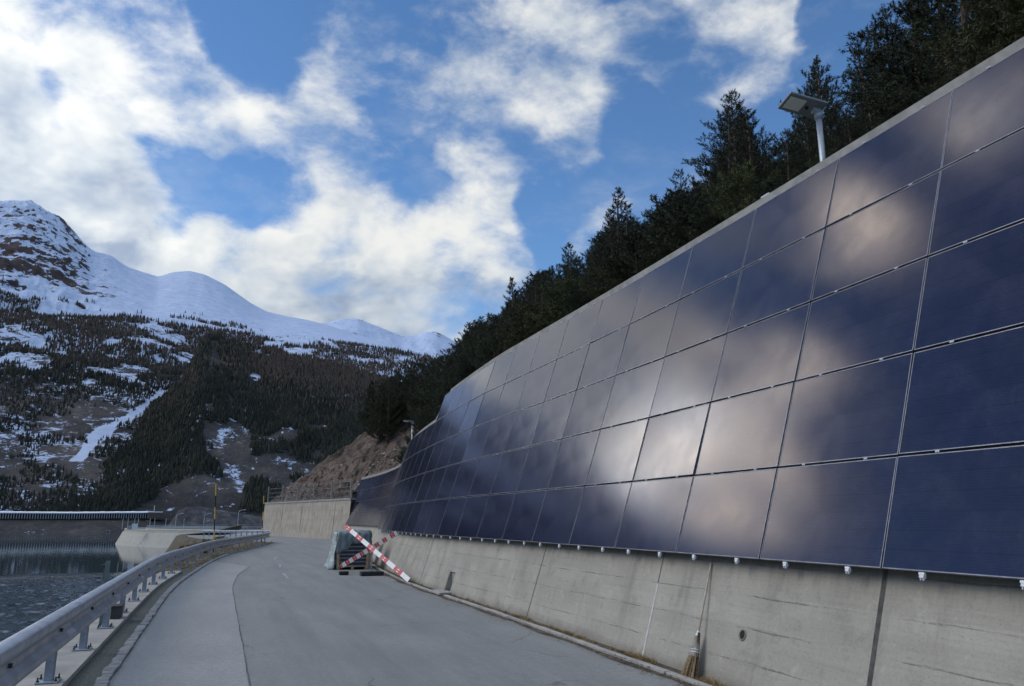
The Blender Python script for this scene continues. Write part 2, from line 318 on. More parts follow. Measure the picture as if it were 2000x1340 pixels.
def mat_stripe(per=.5):
    m, t, b = new_mat('red_white_board')
    oc = t.new('ShaderNodeTexCoord').outputs['Object']
    s = t.new('ShaderNodeSeparateXYZ', inp={0: oc}); x, y = s.outputs[0], s.outputs[1]
    f = t.m('FRACT', t.m('ADD', t.m('DIVIDE', x, per), 100.0))
    red = t.m('GREATER_THAN', f, 0.5)
    g = t.m('FRACT', t.m('MULTIPLY', f, 2.0))
    mark = t.m('MULTIPLY', t.m('MULTIPLY', t.m('GREATER_THAN', g, .36), t.m('LESS_THAN', g, .62)), t.m('LESS_THAN', t.m('ABSOLUTE', t.m('SUBTRACT', t.m('ABSOLUTE', y), .035)), .012))
    c = t.mix(red, (.72, .70, .66), (.50, .035, .04))
    c = t.mix(t.m('MULTIPLY', mark, red), c, (.75, .70, .66))
    c = t.mix(t.ss(t.noise(oc, 5, 5, .7), .45, .75, 0, .35), c, (.28, .25, .22))
    t.put(b.inputs['Base Color'], c); b.inputs['Roughness'].default_value = .5
    return m
M['stripe'] = mat_stripe(.45); M['stripe_long'] = mat_stripe(1.04)

def mat_water():
    m, t, b = new_mat('lake_water')
    oc = t.new('ShaderNodeTexCoord').outputs['Object']
    s = t.new('ShaderNodeSeparateXYZ', inp={0: oc})
    rad = t.vm('LENGTH', oc, out=1)
    edge = t.m('ADD', rad, t.m('MULTIPLY', t.m('SUBTRACT', t.noise(t.mapv(oc, (.02, .02, 1)), 1.0, 5, .7), .5), 30.0))
    rip = t.ss(edge, 176, 156)                       # wind ripples near this shore, calm beyond
    rip2 = t.m('MULTIPLY', t.ss(s.outputs[1], 455, 470), t.ss(s.outputs[1], 600, 560))
    rip = t.m('MAXIMUM', rip, t.m('MULTIPLY', rip2, .05))
    t.put(b.inputs['Base Color'], t.mix(t.ss(t.noise(t.mapv(oc, (.01, .01, 1)), 1, 3), .3, .7), (.022, .044, .056), (.028, .052, .064)))
    b.inputs['IOR'].default_value = 1.33
    t.put(b.inputs['Roughness'], t.m('ADD', .05, t.m('MULTIPLY', rip, .05)))
    h = t.m('ADD', t.noise(t.mapv(oc, (2.6, .6, 1), rot=(0, 0, .12)), 1.0, 3, .55), t.m('MULTIPLY', t.noise(t.mapv(oc, (.6, .15, 1)), 1.0, 3, .6), 1.6))
    bn = t.new('ShaderNodeBump', inp={'Height': h, 'Distance': 1.6, 'Strength': t.m('ADD', .004, t.m('MULTIPLY', rip, .98))})
    t.put(b.inputs['Normal'], bn.outputs[0]); return m
M['water'] = mat_water()
M['water_near'] = simple('rippled_water', (.03, .05, .062), .12, var=.1, scale=.2, spec=.5); M['water_near'].node_tree.nodes['Principled BSDF'].inputs['IOR'].default_value = 1.33

def mat_ground(name, stops, s1=.4, s2=3.0, bump=.08, bs=3.0, rough=.92, stretch=(1, 1, 1), rot=(0, 0, 0)):
    m, t, b = new_mat(name)
    oc = t.mapv(t.new('ShaderNodeTexCoord').outputs['Object'], stretch, rot)
    a = t.noise(oc, s1, 6, .65); d = t.noise(oc, s2, 7, .7)
    v = t.m('ADD', t.m('MULTIPLY', a, .5), t.m('MULTIPLY', d, .5))
    t.put(b.inputs['Base Color'], t.ramp(t.ss(v, .32, .68, 0, 1, 'LINEAR'), stops))
    b.inputs['Roughness'].default_value = rough; b.inputs['Specular IOR Level'].default_value = .2
    bn = t.new('ShaderNodeBump', inp={'Height': t.m('ADD', t.noise(oc, bs, 8, .72), t.m('MULTIPLY', d, .6)), 'Distance': bump, 'Strength': 1.0})
    t.put(b.inputs['Normal'], bn.outputs[0]); return m
M['forest_floor'] = mat_ground('forest_floor', [(0, (.02, .018, .012)), (.5, (.05, .042, .025)), (1, (.09, .08, .045))])
M['bank'] = mat_ground('bank_soil', [(0, (.045, .038, .028)), (.4, (.09, .076, .054)), (.7, (.14, .12, .085)), (1, (.22, .195, .15))], .8, 7, .03, 12)
M['rock_red'] = mat_ground('reddish_rock', [(0, (.05, .042, .038)), (.3, (.12, .092, .075)), (.55, (.21, .145, .11)), (.72, (.20, .175, .155)), (1, (.38, .34, .30))], .22, 1.1, .5, 1.2, stretch=(1, .6, 1.9), rot=(.35, 0, .3))

def mat_mountain():
    m, t, b = new_mat('snowy_mountain')
    tc = t.new('ShaderNodeTexCoord'); oc = tc.outputs['Object']
    g = t.new('ShaderNodeNewGeometry'); nz = t.new('ShaderNodeSeparateXYZ', inp={0: g.outputs['Normal']}).outputs[2]
    z = t.new('ShaderNodeSeparateXYZ', inp={0: oc}).outputs[2]
    at = t.new('ShaderNodeAttribute', attribute_name='mask'); sm = t.new('ShaderNodeSeparateColor', inp={0: at.outputs[0]})
    snowy, rocky, lowm = sm.outputs[0], sm.outputs[1], sm.outputs[2]
    band = t.noise(t.mapv(oc, (.0055, .0055, .013), rot=(0, .25, 0)), 1.0, 9, .72, .9)
    fine = t.noise(oc, .03, 8, .72)
    patch = t.noise(oc, .036, 8, .82, .3)
    rockc = t.ramp(t.noise(oc, .012, 6, .65), [(.3, (.04, .034, .038)), (.55, (.11, .082, .078)), (.75, (.17, .13, .12))])
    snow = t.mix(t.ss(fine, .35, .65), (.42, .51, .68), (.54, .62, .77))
    # bare rock on the high steep part
    rk = t.m('ADD', t.m('ADD', t.m('MULTIPLY', t.m('SUBTRACT', band, .5), 5.2), t.m('MULTIPLY', t.m('SUBTRACT', fine, .5), 4.2)), t.m('MULTIPLY', t.m('SUBTRACT', rocky, .5), 2.0))
    rk = t.m('ADD', rk, t.ss(nz, .80, .55, -.25, .5))
    high = t.mix(t.ss(rk, .22, .36), snow, rockc)
    soil = t.ramp(t.m('ADD', t.m('MULTIPLY', t.noise(oc, .007, 5, .6), .55), t.m('MULTIPLY', t.noise(oc, .09, 9, .85), .45)), [(.38, (.020, .022, .024)), (.48, (.045, .043, .044)), (.57, (.082, .074, .07)), (.70, (.19, .16, .13))])
    speck = t.ss(t.noise(oc, .075, 5, .7), .60, .66)
    sn = t.m('ADD', t.m('ADD', t.m('MULTIPLY', speck, t.ss(patch, .40, .55, 0, 1.3)), t.m('MULTIPLY', t.m('SUBTRACT', patch, .5), 4.6)), t.m('MULTIPLY', t.m('SUBTRACT', snowy, .5), 2.2))
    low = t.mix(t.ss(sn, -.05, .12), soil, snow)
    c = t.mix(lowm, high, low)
    t.put(b.inputs['Base Color'], c); b.inputs['Roughness'].default_value = .9; b.inputs['Specular IOR Level'].default_value = .1
    bn = t.new('ShaderNodeBump', inp={'Height': t.m('ADD', fine, t.m('MULTIPLY', band, 1.0)), 'Distance': 22.0, 'Strength': t.ss(rk, .1, .4, .35, 1.0)})
    t.put(b.inputs['Normal'], bn.outputs[0]); return m
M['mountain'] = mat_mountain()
def mat_far_trees(name, a, b_, c_):
    m, t, b = new_mat(name)
    oc = t.new('ShaderNodeTexCoord').outputs['Object']
    c = t.mix(t.ss(t.noise(oc, .02, 4, .6), .35, .65), a, b_)
    c = t.mix(t.ss(t.noise(oc, .15, 3, .6), .5, .7, 0, .6), c, c_)
    t.put(b.inputs['Base Color'], c); b.inputs['Roughness'].default_value = .9; b.inputs['Specular IOR Level'].default_value = .1
    return m
M['far_conifer'] = mat_far_trees('far_conifers', (.030, .034, .027), (.048, .050, .038), (.024, .026, .022))
M['far_larch'] = mat_far_trees('far_larches', (.135, .096, .078), (.105, .08, .070), (.075, .062, .058))

# ---------------------------------------------------------------- mesh helpers
class MB:
    def __init__(s): s.v = []; s.f = []; s.uv = None
    def quad(s, a, b, c, d): n = len(s.v); s.v += [tuple(a), tuple(b), tuple(c), tuple(d)]; s.f.append((n, n+1, n+2, n+3)); return s
    def box(s, c, size, mat=None, rot=None):
        x, y, z = [q/2 for q in size]; n = len(s.v)
        for dx, dy, dz in ((-x,-y,-z),(x,-y,-z),(x,y,-z),(-x,y,-z),(-x,-y,z),(x,-y,z),(x,y,z),(-x,y,z)):
            p = Vector((dx, dy, dz))
            if rot is not None: p = rot @ p
            s.v.append(tuple(p+Vector(c)))
        s.f += [tuple(n+i for i in q) for q in ((0,3,2,1),(4,5,6,7),(0,1,5,4),(1,2,6,5),(2,3,7,6),(3,0,4,7))]; return s
    def tube(s, pts, rad, seg=8, cap=True):
        if not hasattr(rad, '__len__'): rad = [rad]*len(pts)
        pts = [Vector(p) for p in pts]; n0 = len(s.v); prev = None
        for i, p in enumerate(pts):
            d = (pts[min(i+1, len(pts)-1)]-pts[max(i-1, 0)]).normalized()
            a = Vector((0, 0, 1)) if abs(d.z) < .95 else Vector((1, 0, 0))
            if prev is None: x = d.cross(a).normalized()
            else: x = (prev-d*prev.dot(d)).normalized()
            prev = x; y = d.cross(x)
            for k in range(seg):
                an = 2*math.pi*k/seg; s.v.append(tuple(p+(x*math.cos(an)+y*math.sin(an))*rad[i]))
        for i in range(len(pts)-1):
            for k in range(seg):
                a = n0+i*seg+k; b = n0+i*seg+(k+1) % seg; s.f.append((a, b, b+seg, a+seg))
        if cap:
            s.f.append(tuple(n0+k for k in range(seg))[::-1]); e = n0+(len(pts)-1)*seg; s.f.append(tuple(e+k for k in range(seg)))
        return s
    def build(s, name, mat, parent=None, smooth=False, uv=None, bevel=0.0):
        me = bpy.data.meshes.new(name); me.from_pydata(s.v, [], s.f); me.update()
        me.materials.append(mat)
        if uv is not None:
            l = me.uv_layers.new(name='UVMap'); idx = np.zeros(len(me.loops), np.int32); me.loops.foreach_get('vertex_index', idx)
            l.data.foreach_set('uv', np.asarray(uv, np.float32)[idx].ravel())
        if smooth: me.polygons.foreach_set('use_smooth', [True]*len(me.polygons))
        o = bpy.data.objects.new(name, me); C.objects.link(o)
        if parent: o.parent = parent
        if bevel:
            md = o.modifiers.new('bevel', 'BEVEL'); md.width = bevel; md.segments = 2; md.limit_method = 'ANGLE'
        return o
def tag(o, label=None, cat=None, group=None, kind=None):
    if label: o['label'] = label
    if cat: o['category'] = cat
    if group: o['group'] = group
    if kind: o['kind'] = kind
    return o
def empty(name, loc=(0, 0, 0), rot=(0, 0, 0), label=None, cat=None, group=None):
    o = bpy.data.objects.new(name, None); C.objects.link(o); o.location = loc; o.rotation_euler = rot
    o.empty_display_size = .2
    return tag(o, label, cat, group)
KIDS = {}
def kids(o):
    return [c for c in o.children]
def copy_tree(o, parent=None):
    ch = list(o.children); c = o.copy(); C.objects.link(c); c.parent = parent
    for k in ch: copy_tree(k, c)
    return c
def sheet(name, rows, mat, kind=None, uv=None, parent=None, smooth=True, close=False):
    """rows: list of lists of points (grid)"""
    A = np.array(rows, float); n, m_ = A.shape[:2]; mb = MB(); mb.v = [tuple(p) for p in A.reshape(-1, 3)]
    for i in range(n-1):
        for j in range(m_-1):
            a = i*m_+j; mb.f.append((a, a+1, a+m_+1, a+m_))
    o = mb.build(name, mat, parent, smooth=smooth, uv=uv)
    if kind: o['kind'] = kind
    return o
def np_mesh(name, V, F, mat, parent=None, smooth=False):
    V = np.ascontiguousarray(V, np.float32); F = np.ascontiguousarray(F, np.int32); k = F.shape[1]
    me = bpy.data.meshes.new(name); me.vertices.add(len(V)); me.vertices.foreach_set('co', V.ravel())
    me.loops.add(F.size); me.loops.foreach_set('vertex_index', F.ravel()); me.polygons.add(len(F))
    me.polygons.foreach_set('loop_start', np.arange(0, F.size, k, dtype=np.int32))
    try: me.polygons.foreach_set('loop_total', np.full(len(F), k, np.int32))
    except Exception: pass
    me.update(calc_edges=True); me.validate(); me.materials.append(mat)
    me.polygons.foreach_set('use_smooth', np.full(len(F), smooth))
    o = bpy.data.objects.new(name, me); C.objects.link(o)
    if parent: o.parent = parent
    return o
# value noise in numpy
def vn(x, y, seed=0):
    xi = np.floor(x).astype(np.int64); yi = np.floor(y).astype(np.int64); fx = x-xi; fy = y-yi
    fx = fx*fx*(3-2*fx); fy = fy*fy*(3-2*fy)
    def h(a, b):
        n = (a*374761393+b*668265263+seed*974634777) & 0xffffffff
        n = ((n ^ (n >> 13))*1274126177) & 0xffffffff
        return ((n ^ (n >> 16)) & 0xffff)/65535.0
    return (h(xi, yi)*(1-fx)+h(xi+1, yi)*fx)*(1-fy)+(h(xi, yi+1)*(1-fx)+h(xi+1, yi+1)*fx)*fy
def fbm(x, y, oct=5, seed=0, gain=.5, ridged=False):
    s = 0; a = 1; tot = 0
    for i in range(oct):
        n = vn(x*2**i+17.3*i, y*2**i-9.1*i, seed+i)
        if ridged: n = 1-abs(2*n-1)
        s = s+a*n; tot += a; a *= gain
    return s/tot-.5

# ---------------------------------------------------------------- measured curves
def spline(pts, step):
    """dense Catmull-Rom resample by arc length"""
    P = np.array(pts, float); P = np.vstack([2*P[0]-P[1], P, 2*P[-1]-P[-2]]); out = []
    for i in range(1, len(P)-2):
        for u in np.linspace(0, 1, 24, endpoint=False):
            p0, p1, p2, p3 = P[i-1:i+3]
            out.append(.5*((2*p1)+(-p0+p2)*u+(2*p0-5*p1+4*p2-p3)*u*u+(-p0+3*p1-3*p2+p3)*u**3))
    out.append(P[-2]); out = np.array(out); L = np.r_[0, np.cumsum(np.linalg.norm(np.diff(out, axis=0), axis=1))]
    s = np.arange(0, L[-1], step); s = np.r_[s, L[-1]]
    return np.stack([np.interp(s, L, out[:, k]) for k in range(out.shape[1])], 1), s
Z0, HS, HC, PW = 1.369, 1.009, 0.335, 1.75
PH = math.hypot(HS, HC)
col0 = [(5.52,5.52),(5.566,7.27),(5.605,9.02),(5.637,10.77),(5.665,12.52),(5.68,14.27),(5.685,16.02),(5.675,17.77),(5.665,19.52),(5.66,21.27),(5.72,23.02),(5.81,24.77),(5.91,26.52),(6.03,28.27),(6.17,30.02),(6.33,31.76),(6.50,33.5)]
wall_pts = [(5.1,-10.2),(5.36,-1.5),(5.45,2.02)]+col0+[(6.85,36.2),(7.45,39.4),(8.25,43.2),(9.1,47.2),(9.85,51.3),(10.35,55.5),(10.75,61.5),(10.87,67),(10.75,74.2)]
WC, WS = spline(wall_pts, .35)      # line of the panels' bottom edge (plan)
def wall_at(s):
    p = np.array([np.interp(s, WS, WC[:, 0]), np.interp(s, WS, WC[:, 1])])
    a = np.array([np.interp(s-.6, WS, WC[:, 0]), np.interp(s-.6, WS, WC[:, 1])]); b = np.array([np.interp(s+.6, WS, WC[:, 0]), np.interp(s+.6, WS, WC[:, 1])])
    d = (b-a)/np.linalg.norm(b-a); return p, d, np.array([d[1], -d[0]])     # point, heading, normal to the right (into the hill)
def s_of_Y(Y): return float(np.interp(Y, WC[:, 1], WS))
S0 = s_of_Y(5.52)
GAPB = 0.20      # concrete face behind the panel plane
BAT = HC/HS
S_STEP = s_of_Y(28.6)
def wall_top(s):   # world height of the wall's top
    return float(np.interp(s, [S_STEP, S_STEP+.8], [Z0+5*HS+.24, Z0+4*HS+.24]))
def face_off(z):   # horizontal offset of the concrete face from the panel's bottom line at height z
    return GAPB+(z-Z0)*BAT

# ---------------------------------------------------------------- ground, road
rail_pts = [(-1.66,-12),(-1.62,0),(-1.62,10),(-1.62,19),(-1.58,23),(-1.46,26),(-1.24,29.8),(-.94,34.5),(-.47,40),(.1,44.6),(.95,49.5),(1.85,54.5),(2.85,60.5),(3.75,66.5)]
RC, RS = spline(rail_pts, .5)
def rail_at(s):
    p = np.array([np.interp(s, RS, RC[:, 0]), np.interp(s, RS, RC[:, 1])])
    a = np.array([np.interp(s-.8, RS, RC[:, 0]), np.interp(s-.8, RS, RC[:, 1])]); b = np.array([np.interp(s+.8, RS, RC[:, 0]), np.interp(s+.8, RS, RC[:, 1])])
    d = (b-a)/np.linalg.norm(b-a); return p, d, np.array([d[1], -d[0]])
rs_of_Y = lambda Y: float(np.interp(Y, RC[:, 1], RS))
# left edge line of the road (x as a function of Y), wall base on the right
def xl(Y): return float(np.interp(Y, RC[:, 1], RC[:, 0]))
rows = []
for Y in np.r_[np.arange(-12, 66, 1.0), np.arange(66, 101, 1.5)]:
    s = min(s_of_Y(Y), WS[-1]-.7); p, d, n = wall_at(s)
    if Y <= 66: x0 = xl(Y)+.30
    else: x0 = np.interp(Y, [66, 70, 76, 84, 92, 101], [3.9, 3.0, 0.5, -2.0, -3.0, -3.5])
    x1 = 8.0 if Y < 30 else 13.0
    rows.append([(x0+(x1-x0)*k/12, Y, 0.0) for k in range(13)])
sheet('road', rows, M['asphalt'], 'structure')
# smoother repaved strip along the left side, 4 mm above, ending in a cut edge
rows = []
for Y in np.arange(-12, 38.01, .8):
    x1 = np.interp(Y, [-12, 9, 23, 28, 33, 38], [.40, .46, .47, .70, 1.25, 1.0]) if Y < 33 else np.interp(Y, [33, 38], [1.25, -.2])
    x0 = np.interp(Y, [-12, 10, 20, 28, 38], [-1.02, -1.02, -1.12, -.95, -.28])
    rows.append([(x0+(max(x1, x0+.05)-x0)*k/5+.02*math.sin(Y*1.7)*(k == 5), Y, 0.004) for k in range(6)])
sheet('road_repaved_strip', rows, M['asphalt_patch'], 'structure')
# tar seams on the road
def ribbon(name, pts, wdt, z, mat, jit=.3, seed=1, parent=None):
    rg = np.random.RandomState(seed); P = np.array(pts, float); L = np.r_[0, np.cumsum(np.linalg.norm(np.diff(P, axis=0), axis=1))]
    ss = np.arange(0, L[-1], .12); Q = np.stack([np.interp(ss, L, P[:, k]) for k in (0, 1)], 1)
    Q += rg.normal(0, wdt*jit, Q.shape); D = np.gradient(Q, axis=0); D /= np.linalg.norm(D, axis=1)[:, None]+1e-9
    N = np.stack([-D[:, 1], D[:, 0]], 1); w_ = wdt*(.5+.5*rg.rand(len(Q)))[:, None]
    rows = [[(*(q-n*ww/2), z), (*(q+n*ww/2), z)] for q, n, ww in zip(Q, N, w_)]
    return sheet(name, rows, mat, parent=parent)
M['tar'] = simple('tar_seam', (.075, .077, .08), .8, var=.4, scale=14)
r1 = ribbon('road_seam', [(.46, -6), (.46, 9), (.47, 23), (.70, 28), (1.25, 33)], .015, .008, M['tar']); r1['kind'] = 'structure'
r2 = ribbon('road_seam', [(.47, 22.6), (1.6, 22.6), (2.7, 22.55)], .02, .008, M['tar'], seed=3); r2['kind'] = 'structure'
M['paint_worn'] = simple('worn_road_paint', (.33, .34, .34), .8, var=.25, scale=9)
for Y in (26.0, 32.0, 38.5):
    r4 = ribbon('road_marking', [(2.15+.03*(Y-26), Y), (2.2+.05*(Y-26), Y+2.6)], .10, .008, M['paint_worn'], jit=.1, seed=int(Y)); r4['kind'] = 'structure'
# mossy gravel strip, kerb stones, concrete ledge under the guardrail
def along(s0, s1, step, offs, zs, name, mat, kind='structure', fn=rail_at, jit=0.0, seed=0, smooth=False, uvs=False):
    rg = np.random.RandomState(seed); rows = []
    for s in np.arange(s0, s1+step*.5, step):
        p, d, n = fn(s); rows.append([(*(p+n*(o+rg.normal(0, jit) if jit else p[0]*0+o)), z) for o, z in zip(offs, zs)])
    return sheet(name, rows, mat, kind, smooth=smooth)
along(0, RS[-1], .5, [.20, .33, .46, .60], [.052, .028, .028, .012], 'gravel_verge', M['moss'], jit=.008)
along(0, rs_of_Y(29.5), .5, [-.42, -.40, .20, .22], [-.25, .10, .10, -.05], 'concrete_ledge', M['ledge'], jit=.0)
# kerb stones: one row of small setts
mb = MB(); rg = random.Random(4)
s = 0
while s < rs_of_Y(44):
    L = .16+.12*rg.random(); p, d, n = rail_at(s+L/2)
    c = p+n*(.53+rg.uniform(-.012, .012)); an = math.atan2(d[1], d[0])-math.pi/2+rg.uniform(-.04, .04)
    mb.box((c[0], c[1], .008+rg.uniform(-.006, .006)), (.13+rg.uniform(-.015, .015), L-.012, .07), rot=Matrix.Rotation(an, 3, 'Z')); s += L
k = mb.build('kerb_stones', M['kerb'], bevel=.008); k['kind'] = 'structure'
# bank down to the lake
LAKE = -8.2
rows = []; rgn = np.random.RandomState(7)
for s in np.arange(0, RS[-1]+.1, 1.0):
    p, d, n = rail_at(min(s, RS[-1])); led = s < rs_of_Y(29.5)
    row = []
    for o, z in ((.25 if not led else -.41, .015 if led else .03), (-.5, .04), (-.9, -.10), (-1.6, -.75), (-2.6, -1.7), (-4.5, -3.4), (-7, -5.6), (-10.5, -8.6), (-16, -12)):
        o = o if o > -.9 else -.9+(o+.9)*float(np.interp(p[1], [24, 42], [1, .38]))
        row.append((*(p+n*o), z+(fbm(np.array(p[1]*.7), np.array(o*.9), 4)*(.12 if o > -1 else .5) if o < -.45 else 0)))
    rows.append(row)
for (x, y, dx, dy) in ((3.4, 69, -1, .25), (2.0, 72, -1, .35), (0, 77, -1, .5), (-2.5, 85, -1, .4), (-3.4, 93, -1, .1), (-3.8, 104, -1, 0), (-1, 125, -1, .1), (1, 170, -1, .1), (4, 230, -1, .1), (9, 300, -1, .1)):
    rows.append([(x+dx*o_, y+dy*o_, z) for o_, z in ((-.25, .0), (.5, .03), (.9, -.1), (1.2, -.6), (1.6, -1.4), (2.5, -2.9), (3.6, -5), (5, -8.6), (7, -12))])
sheet('lake_bank', rows, M['bank'], 'structure')
# ground beyond the bend, running on to the dam
sheet('access_road', [[(-3.6, 100.9, -.01), (4.0, 100.9, -.01), (13, 100.9, -.01)], [(-3.9, 104, -.08), (5, 104, -.08), (16, 104, -.08)], [(-1, 125, -.5), (8, 125, -.5), (22, 125, -.5)], [(1, 170, -1.2), (12, 170, -1.2), (30, 170, -1.2)], [(4, 230, -1.75), (18, 230, -1.75), (45, 230, -1.75)], [(9, 300, -1.9), (30, 300, -1.9), (80, 300, -1.9)]], M['asphalt_patch'], 'structure')
# lake
g = [[(x, y, LAKE) for x in (-3000, -600, -100, 0, 100, 600, 2500)] for y in (-1500, -300, 0, 100, 300, 600, 1000)]
sheet('lake', g, M['water'], 'structure')
# wind ripples near this shore as real waves
xw = np.arange(-62, 6, .24); yw = np.arange(34, 172, .46); XW, YW = np.meshgrid(xw, yw, indexing='ij')
hw = fbm(XW*1.25+YW*.12, YW*.62, 4, 120, .55)*.34+fbm(XW*.30, YW*.16, 3, 125)*.30
rd = np.hypot(XW, YW)+14*fbm(XW/16, YW/24, 3, 127); env = np.clip((162-rd)/6, 0, 1)*np.clip((XW+62)/5, 0, 1)*np.clip((6-XW)/4, 0, 1)*np.clip((YW-34)/5, 0, 1)
sheet('water_ripples', np.stack([XW, YW, LAKE-.05+env*(.24+hw)], 2).tolist(), M['water_near'], 'structure')
g = [[(x, y, -14) for x in (-6400, 0, 6400)] for y in (-6400, 0, 6400)]
sheet('ground', g, M['forest_floor'], 'structure')

# ---------------------------------------------------------------- retaining wall with the panels
mb = MB(); uv = []; 
sA, sB = s_of_Y(19.1), s_of_Y(19.6)     # drainage niche in the foot of the wall
st = []
for s in np.arange(0, WS[-1]+.01, .35): st.append((s, False))
st = [x for x in st if not (sA-.02 < x[0] < sB+.02)]+[(sA, False), (sA+.001, True), ((sA+sB)/2, True), (sB-.001, True), (sB, False)]
st.sort(key=lambda q: q[0])
NH = .52
prof_n = 0
for s, niche in st:
    p, d, n = wall_at(s); zt = wall_top(s)
    zs = [-.3, 0, NH*.5, NH, NH+.001, 1.3, 3.0, zt]
    offs = [face_off(z) for z in zs]
    if niche: offs[0] = offs[1] = offs[2] = offs[3] = face_off(NH)+.05
    zs2 = zs+[zt]; offs2 = offs+[face_off(zt)+.55]
    prof_n = len(zs2)
    for o, z in zip(offs2, zs2): mb.v.append((*(p+n*o), z)); uv.append((s, z))
for i in range(len(st)-1):
    for j in range(prof_n-1):
        a = i*prof_n+j; mb.f.append((a, a+prof_n, a+prof_n+1, a+1))
wall_root = empty('retaining_wall', (5.5, 10, 0), label='tall leaning concrete retaining wall carrying the rows of solar panels', cat='wall')
def under(o, root):
    o.parent = root; o.matrix_parent_inverse = Matrix.Translation(-Vector(root.location)) if root.rotation_euler[:] == (0, 0, 0) else root.matrix_basis.inverted(); return o
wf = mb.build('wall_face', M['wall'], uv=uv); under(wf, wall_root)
# coping: slightly proud cap
mb = MB(); ss = list(np.arange(0, WS[-1], .7))+[WS[-1]]
for s in ss:
    p, d, n = wall_at(s); zt = wall_top(s)
    for o, z in ((face_off(zt)-.045, zt-.17), (face_off(zt)-.05, zt+.012), (face_off(zt)+.45, zt+.03), (face_off(zt)+.45, zt-.22)): mb.v.append((*(p+n*o), z))
for i in range(len(ss)-1):
    for j in range(3):
        a = i*4+j; mb.f.append((a, a+4, a+5, a+1))
mb.f.append((0, 1, 2, 3)); e = (len(ss)-1)*4; mb.f.append((e+3, e+2, e+1, e))
under(mb.build('coping', M['coping']), wall_root)
def face_strip(s0, z0, s1, z1, wdt, proud, mat, name, seg=6):
    mb = MB()
    for i in range(seg+1):
        f = i/seg; s = s0+(s1-s0)*f; z = z0+(z1-z0)*f
        for q in (-wdt/2, wdt/2):
            p, d, n = wall_at(s+q); mb.v.append((*(p+n*(face_off(z)-proud)), z))
    for i in range(seg): a = i*2; mb.f.append((a, a+1, a+3, a+2))
    return mb.build(name, mat)
for Yb, wd in ((5.66, .055), (13.93, .03), (22.3, .03), (30.5, .03), (39, .03)):
    s = s_of_Y(Yb); under(face_strip(s, 0, s+.02, wall_top(s)-.25, wd, .003, M['joint'], 'joint'), wall_root)
s = s_of_Y(9.56); under(face_strip(s, 0, s+.05, .95, .035, .004, M['repair'], 'joint_mortar'), wall_root)
s = s_of_Y(9.56)+.052; under(face_strip(s, .96, s+.02, 1.45, .018, .003, M['joint'], 'joint'), wall_root)
def place_on_face(o, s, z, proud=0.0):
    p, d, n = wall_at(s); q = p+n*(face_off(z)-proud)
    u = Vector((n[0]*HC/PH, n[1]*HC/PH, HS/PH)); tt = Vector((-d[0], -d[1], 0)); nn_ = tt.cross(u)
    m4 = Matrix((tt, u, nn_)).transposed().to_4x4(); m4.translation = Vector((q[0], q[1], z)); o.matrix_world = m4; return m4
ring = MB(); seg = 20
for r_, z_ in ((.062, -.01), (.062, .012), (.048, .012), (.048, -.02)):
    for k in range(seg): a = 2*math.pi*k/seg; ring.v.append((r_*math.cos(a), r_*math.sin(a), z_))
for i in range(3):
    for k in range(seg): a = i*seg+k; b = i*seg+(k+1) % seg; ring.f.append((a, b, b+seg, a+seg))
disc = MB(); disc.v = [(.049*math.cos(2*math.pi*k/seg), .049*math.sin(2*math.pi*k/seg), .002) for k in range(seg)]; disc.f = [tuple(range(seg))]  # flat dark disc, the shade inside the drain pipe painted as colour
DR = None
for Y, z in ((7.55, .56), (10.95, .66), (14.55, 1.06), (18.6, 1.02), (26.5, 1.0)):
    if DR is None: a_ = ring.build('drain_hole', M['wall'], smooth=True); b_ = disc.build('shade_disc', M['hole_shade'], a_)
    else: a_ = DR.copy(); C.objects.link(a_); b_ = DR.children[0].copy(); C.objects.link(b_); b_.parent = a_
    DR = a_ if DR is None else DR
    mw = place_on_face(a_, s_of_Y(Y), z); a_.parent = wall_root; a_.matrix_parent_inverse = Matrix.Translation(-Vector(wall_root.location))
p, d, n = wall_at((sA+sB)/2)
sl = MB().box((p[0]+n[0]*(face_off(0)-.12), p[1]+n[1]*(face_off(0)-.12), .045), (.36, .9, .06), rot=Matrix.Rotation(math.atan2(d[1], d[0])-math.pi/2, 3, 'Z')).build('niche_slab', M['ledge'], bevel=.01)
under(sl, wall_root)
# low edging and gutter along the foot
mb = MB(); rg = random.Random(9); s = 0.0
while s < WS[-1]-2:
    L = rg.uniform(.8, 1.3)
    if not (sA-.1 < s+L/2 < sB+.1):
        p, d, n = wall_at(s+L/2); c = p+n*(face_off(0)-.20+rg.uniform(-.01, .01))
        mb.box((c[0], c[1], .012+rg.uniform(-.004, .006)), (.09, L-.01, .06), rot=Matrix.Rotation(math.atan2(d[1], d[0])-math.pi/2+rg.uniform(-.01, .01), 3, 'Z'))
    s += L
k = mb.build('kerb_edging', M['ledge'], bevel=.008); k['kind'] = 'structure'
rows = []
for s in np.arange(0, WS[-1]-1, .5):
    p, d, n = wall_at(s); rows.append([(*(p+n*(face_off(0)-o)), z) for o, z in ((-.02, .03), (.08, .018), (.17, .014), (.28, .006), (.33+.04*math.sin(s*2.3)+.05*rgn.rand(), .0035))])
sheet('gutter_dirt', rows, mat_ground('gutter_dirt', [(0, (.035, .03, .024)), (.45, (.085, .072, .055)), (.75, (.15, .125, .09)), (1, (.26, .23, .19))], 2.5, 14, .01, 30), 'structure')

